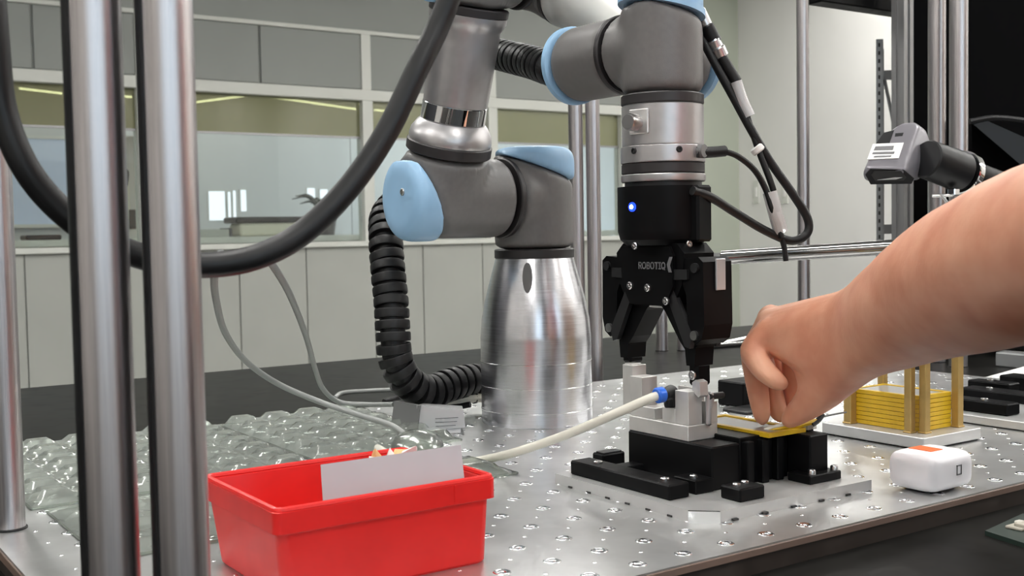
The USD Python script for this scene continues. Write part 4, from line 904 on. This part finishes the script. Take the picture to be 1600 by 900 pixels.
part(scab, 'lead', cable([D(1130, 236, 24.1), D(1152, 244, 24.2), D(1178, 265, 24.4), D(1196, 295, 24.5), D(1206, 325, 24.5), D(1215, 350, 24.6), D(1222, 372, 24.6)], .065, 8, 12), 'black_rubber')

# ------------------------------------------------------------------ the person reaching in
ELB = D(1760, 345, 13.8); SHR = np.array([6.2, -12.4, 10.2])
per = thing('person', 'bare right forearm and hand of a person reaching in from the right', 'person', (9.5, -18.3, FZ))
Pn = lambda x, y, z, r: (D(x, y, z), r)
arm = hulls([(SHR, 1.45), (SHR * .45 + ELB * .55, 1.3), (ELB, 1.15)], 28)
key = np.array([[*ELB, 1.15], *[[*Pn(*q)[0], q[3]] for q in ((1640, 388, 15.4, 1.24), (1585, 408, 16.3, 1.26), (1500, 440, 18.0, 1.22), (1440, 470, 19.3, 1.10), (1390, 500, 20.5, .93))]])
key = smoothpath(key, 6); arm += hulls([(q[:3], q[3]) for q in key], 40)
def sect(ps): return Manifold.batch_hull([Manifold.sphere(r, 28).translate([float(c) for c in p_]) for p_, r in ps])
wr = [Pn(1345, 497, 21.7, .60), Pn(1345, 545, 21.7, .60)]
fo = [Pn(1420, 468, 19.8, .95), Pn(1420, 492, 19.8, .95)]
arm.append(sect(wr + fo))
MC = dict(i=Pn(1210, 527, 23.7, .36), m=Pn(1206, 512, 24.2, .36), r=Pn(1208, 505, 24.75, .34), p=Pn(1222, 508, 25.2, .30))
cm = Pn(1316, 575, 22.0, .46)
hand = [sect(wr + [MC['i'], MC['m']]), sect(wr + [MC['m'], MC['r']]), sect(wr + [MC['r'], MC['p']]), sect([wr[1], cm, MC['i'], Pn(1262, 560, 23.2, .34)]), sect([MC['i'], MC['m'], MC['r'], MC['p']])]
# knuckle ridges
for k in 'imr':
    hand.append(Manifold.sphere(.33, 24).translate([float(c) for c in MC[k][0] + UP * .10 - RT * .05]))
fingers = dict(
    i=[Pn(1206, 518, 23.8, .36), Pn(1173, 549, 23.75, .27), Pn(1196, 583, 23.25, .235), Pn(1220, 599, 23.05, .20)],
    m=[MC['m'], Pn(1176, 548, 24.35, .285), Pn(1184, 606, 24.35, .245), Pn(1189, 640, 24.3, .215), Pn(1191, 654, 24.25, .195)],
    r=[MC['r'], Pn(1182, 545, 24.95, .275), Pn(1204, 600, 24.7, .25), Pn(1214, 636, 24.5, .22), Pn(1218, 650, 24.4, .195)],
    p=[MC['p'], Pn(1205, 558, 25.45, .25), Pn(1228, 605, 25.0, .23), Pn(1238, 634, 24.7, .20), Pn(1240, 645, 24.6, .18)])
for c in fingers.values(): hand += hulls(c, 20)
thumb = [cm, Pn(1285, 612, 22.75, .40), Pn(1252, 640, 23.25, .285), Pn(1238, 652, 23.45, .23), Pn(1231, 657, 23.5, .20)]
hand += hulls(thumb, 24)
hand.append(sect([cm, Pn(1285, 612, 22.75, .40), Pn(1262, 575, 23.1, .30), wr[1]]))
hand += hulls([Pn(1250, 560, 24.4, .42), Pn(1246, 604, 24.7, .30), Pn(1243, 628, 24.6, .22)], 20)
bones = union(arm + hand)
fa = T(bones.refine_to_length(.085)); fa.merge_vertices(); trimesh.smoothing.filter_taubin(fa, .5, -.52, 14)
fs_ = fa.copy(); trimesh.smoothing.filter_taubin(fs_, .5, -.505, 120)      # the forearm and wrist are smoother than the hand
w_ = np.clip((23.0 - (fa.vertices - CAM) @ FW) / 1.3, 0, 1)[:, None]; w_ = w_ * w_ * (3 - 2 * w_)
fa.vertices = fa.vertices * (1 - w_) + fs_.vertices * w_
# torso, legs, head and the other arm stand outside the frame beside the camera
PEL = np.array([9.6, -18.6, 4.6]); CH = np.array([7.0, -17.2, 10.6]); SHL = np.array([5.6, -21.4, 12.6]); NK = np.array([5.2, -16.8, 13.6]); HD = np.array([4.4, -16.4, 16.8])
face = np.array([-.30, .85, -.42]); face /= np.linalg.norm(face); fr = np.cross(face, [0, 0, 1]); fr /= np.linalg.norm(fr); fu = np.cross(fr, face)
def S_(ps, n=20): return Manifold.batch_hull([Manifold.sphere(r, n).translate([float(c) for c in p_]) for p_, r in ps])
side = np.array([.12, .99, 0])
torso = [S_([(PEL + side * 2.1, 2.3), (PEL - side * 2.1, 2.3), (CH + side * 1.8, 2.6), (CH - side * 1.8, 2.6)]), S_([(CH + side * 1.8, 2.6), (CH - side * 1.8, 2.6), (SHR, 1.6), (SHL, 1.6), (NK, 1.5)]), S_([(NK, 1.45), (HD - fu * 1.2, 1.4)])]
legs = []
for s_, ft_ in ((1, np.array([10.2, -15.6, FZ])), (-1, np.array([10.6, -21.6, FZ]))):
    h_ = PEL + side * 2.0 * s_; k_ = (h_ + ft_) / 2 + np.array([-.8, .1, .5]); an_ = ft_ + [0, 0, 2.2]
    legs += hulls([(h_, 2.3), (k_, 1.55), (an_, 1.05)], 20); legs.append(S_([(an_, 1.0), (ft_ + [-2.6, .2, .8], .8), (ft_ + [.8, 0, .8], .8)]))
el2 = SHL + np.array([.4, -1.2, -7.2]); ha2 = el2 + np.array([-2.0, .4, -6.0])
arm2 = hulls([(SHL, 1.45), (el2, 1.1), (ha2, .75)], 20) + [S_([(ha2, .75), (ha2 + [.1, .6, -2.0], .6), (ha2 + [.1, 1.2, -1.9], .5)])]
hd2 = ha2 + np.array([.1, .7, -2.1])
for k in range(4): arm2 += hulls([(hd2 + [0, .7 - k * .45, 0], .24), (hd2 + [.2, .8 - k * .45, -1.1], .22), (hd2 + [.5, .8 - k * .45, -1.8 + .12 * abs(k - 1)], .19)], 12)
arm2 += hulls([(ha2 + [.1, .8, -.6], .34), (ha2 + [.5, 1.7, -1.6], .26), (ha2 + [.6, 1.8, -2.3], .22)], 12)
head = [S_([(HD + fu * .7 - face * .3, 2.05), (HD - fu * 1.1 + face * .8, 1.2), (HD + face * .5, 1.75)], 32), S_([(HD + face * 2.2 - fu * .05, .2), (HD + face * 2.62 - fu * .65, .26), (HD + face * 2.1 - fu * .7, .4)], 14), S_([(HD + face * 2.0 - fu * 1.22 + fr * .4, .18), (HD + face * 2.0 - fu * 1.22 - fr * .4, .18)], 12)]
for s_ in (1, -1): head.append(S_([(HD + fr * 1.85 * s_ + fu * .2, .35), (HD + fr * 1.95 * s_ - fu * .5, .25)], 12))
rest_body = T(union(torso + legs + arm2 + head).refine_to_length(.5)); rest_body.merge_vertices(); trimesh.smoothing.filter_taubin(rest_body, .5, -.52, 4)
body = union([mani(fa), mani(rest_body)])
part(per, 'body', body, 'skin', 80)
shirt = [m_ for m_ in (S_([(PEL + side * 2.1, 2.5), (PEL - side * 2.1, 2.5), (CH + side * 1.8, 2.8), (CH - side * 1.8, 2.8)]), S_([(CH + side * 1.8, 2.8), (CH - side * 1.8, 2.8), (SHR, 1.8), (SHL, 1.8), (NK - [0, 0, .4], 1.5)]))]
shirt += hulls([(SHR, 1.8), (SHR * .55 + ELB * .45, 1.75)], 24) + hulls([(SHL, 1.8), (SHL * .5 + el2 * .5, 1.7)], 24)
part(per, 'shirt', soften(union(shirt), .5, 4), 'shirt_red', 60)
pants = []
for s_, ft_ in ((1, np.array([10.2, -15.6, FZ])), (-1, np.array([10.6, -21.6, FZ]))):
    h_ = PEL + side * 2.0 * s_; k_ = (h_ + ft_) / 2 + np.array([-.8, .1, .5]); pants += hulls([(h_, 2.6), (k_, 1.85), (ft_ + [0, 0, 2.3], 1.45)], 20)
part(per, 'trousers', soften(union(pants), .5, 4), 'trousers', 60)
for s_, ft_ in ((1, np.array([10.2, -15.6, FZ])), (-1, np.array([10.6, -21.6, FZ]))):
    part(per, 'shoe', S_([(ft_ + [-3.0, .2, .72], .7), (ft_ + [.9, 0, .95], .95), (ft_ + [0, 0, 1.5], 1.1)]), 'black_rubber', 60)
part(per, 'hair', T(S_([(HD + fu * .8 - face * .5, 2.25), (HD + fu * 1.1 + face * .2, 1.95)], 28)), 'hair', 60)
for s_ in (1, -1):
    ey = part(per, 'eye', ball(HD + face * 1.72 + fr * .62 * s_ + fu * .05, .3, 16), 'paper_white', 60)
    part(ey, 'iris', ball(HD + face * 1.92 + fr * .62 * s_ + fu * .05, .14, 12), 'ink', 60)
part(per, 'mouth', T(S_([(HD + face * 2.12 - fu * 1.22 + fr * .4, .10), (HD + face * 2.12 - fu * 1.22 - fr * .4, .10), (HD + face * 2.16 - fu * 1.26, .12)], 10)), 'nail', 60)

# horizontal rod
a, b = D(1128, 403, 36), D(1690, 367, 32.6)
hr = thing('cross_rod', 'chrome horizontal rod reaching from the gripper to the right', 'rod', (a + b) / 2)
dv = (b - a) / np.linalg.norm(b - a)
part(hr, 'rod', cyl(a, b, .225, n=28), 'dark_chrome')
part(hr, 'end_nut', cyl(a - dv * .85, a, .20, n=6, bev=.03), 'chrome')
part(hr, 'end_knob', cyl(a - dv * 1.1, a - dv * .8, .26, n=24, bev=.04), 'post_steel')
part(hr, 'clamp', box(b - [.5, .5, .5], b + [.5, .5, .5], .08), 'black_anod')
post(b[0], b[1], .55, 0 if b[0] < EX1 else DZ, b[2] + .6, 'short steel post beyond the right edge carrying the chrome rod')

# barcode scanner
zs = 36.0
sc = thing('barcode_scanner', 'grey and black handheld barcode scanner clamped to the steel posts', 'barcode scanner', D(1420, 240, zs))
def SP(x, y, z=0): return D(x, y, zs + z)
fr_ = [(1352, 262, 0), (1413, 262, -.3), (1399, 199, 1.2), (1436, 196, 1.02), (1412, 192, 1.3), (1430, 191, 1.25), (1366, 227, .66), (1348, 271, .1), (1350, 281, .2), (1367, 287, .2), (1420, 284, -.05), (1416, 268, -.28), (1446, 203, 1.2), (1453, 218, 1.25), (1449, 244, 1.0), (1437, 281, .75)]
head = [SP(*q) for q in fr_] + [SP(x * .9 + 142, y * .9 + 23.5, z + 1.3) for x, y, z in fr_]
hd_ = soften(Manifold.hull_points(np.array(head)), .12, 2)
part(sc, 'head', hd_, 'scanner_grey', 50)
def on_front(pl3, pts, lift):                                  # pixels on the plane through three points
    o_, a_, b_ = pl3; n_ = np.cross(a_ - o_, b_ - o_); n_ /= np.linalg.norm(n_); n_ = n_ if n_ @ FW < 0 else -n_
    return np.array([CAM + ((o_ + n_ * lift - CAM) @ n_) / (ray(x, y) @ n_) * ray(x, y) for x, y in pts]), n_
topf = (SP(1352, 262, 0), SP(1413, 262, -.3), SP(1399, 199, 1.2))
def plate(pts, lift, t, m_, nm, lab=None, f=topf):
    P_, n_ = on_front(f, pts, lift); return part(sc, nm, T(Manifold.hull_points(np.vstack([P_, P_ + n_ * t]))), m_, False, label=lab)
plate([(1364, 226), (1412, 224), (1404, 248), (1355, 250)], .02, .03, 'paper_white', 'label', 'white barcode label')
plate([(1368, 229), (1397, 228), (1395, 234), (1365, 235)], .055, .01, 'ink_grey', 'label_print')
plate([(1364, 238), (1398, 237), (1397, 240), (1363, 241)], .055, .01, 'ink_grey', 'label_print')
plate([(1366, 244), (1393, 243), (1392, 245), (1365, 246)], .055, .01, 'ink_grey', 'label_print')
plate([(1381, 208), (1397, 204), (1390, 224), (1367, 227)], .02, .02, 'black_plastic', 'button')
plate([(1399, 209), (1412, 208), (1410, 213), (1398, 214)], .02, .02, 'black_plastic', 'button')
mf = (SP(1350, 281, .2), SP(1420, 284, -.05), SP(1352, 262, 0))
plate([(1352, 272), (1360, 263), (1412, 264), (1428, 278), (1424, 286), (1360, 287)], 0, .06, 'black_plastic', 'window_bezel', 'black scanning window', mf)
plate([(1361, 273), (1366, 267), (1408, 267), (1416, 277), (1412, 282), (1368, 283)], .07, .02, 'hole_dark', 'scan_window', None, mf)
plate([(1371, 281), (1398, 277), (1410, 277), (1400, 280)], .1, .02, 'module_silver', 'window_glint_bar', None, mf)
gdir = [SP(1446, 248, .4), SP(1500, 268, 1.2)]
part(sc, 'grip', cyl(gdir[0], gdir[1], .62, .66, 32, .05), 'black_plastic')
cr = thing('hose_clamp', 'shiny steel hose clamp ring around the scanner grip', 'clamp', SP(1506, 270, 1.3))
part(cr, 'band', ring(SP(1502, 269, 1.25), SP(1510, 272, 1.4), .72, .55, 36), 'chrome')
part(cr, 'screw_housing', box(SP(1490, 300, .7) - [.14, .14, .12], SP(1490, 300, .7) + [.14, .14, .12], .03), 'chrome')
part(cr, 'wing_screw', cyl(SP(1456, 306, .7), SP(1488, 305, .7), .05, n=10), 'screw_steel')
part(cr, 'wing_screw', cyl(SP(1470, 304, .6), SP(1480, 316, .6), .05, n=10), 'screw_steel')
part(sc, 'mount', cyl(SP(1505, 270, 1.4), SP(1560, 290, 3.0), .5, n=24), 'black_anod')
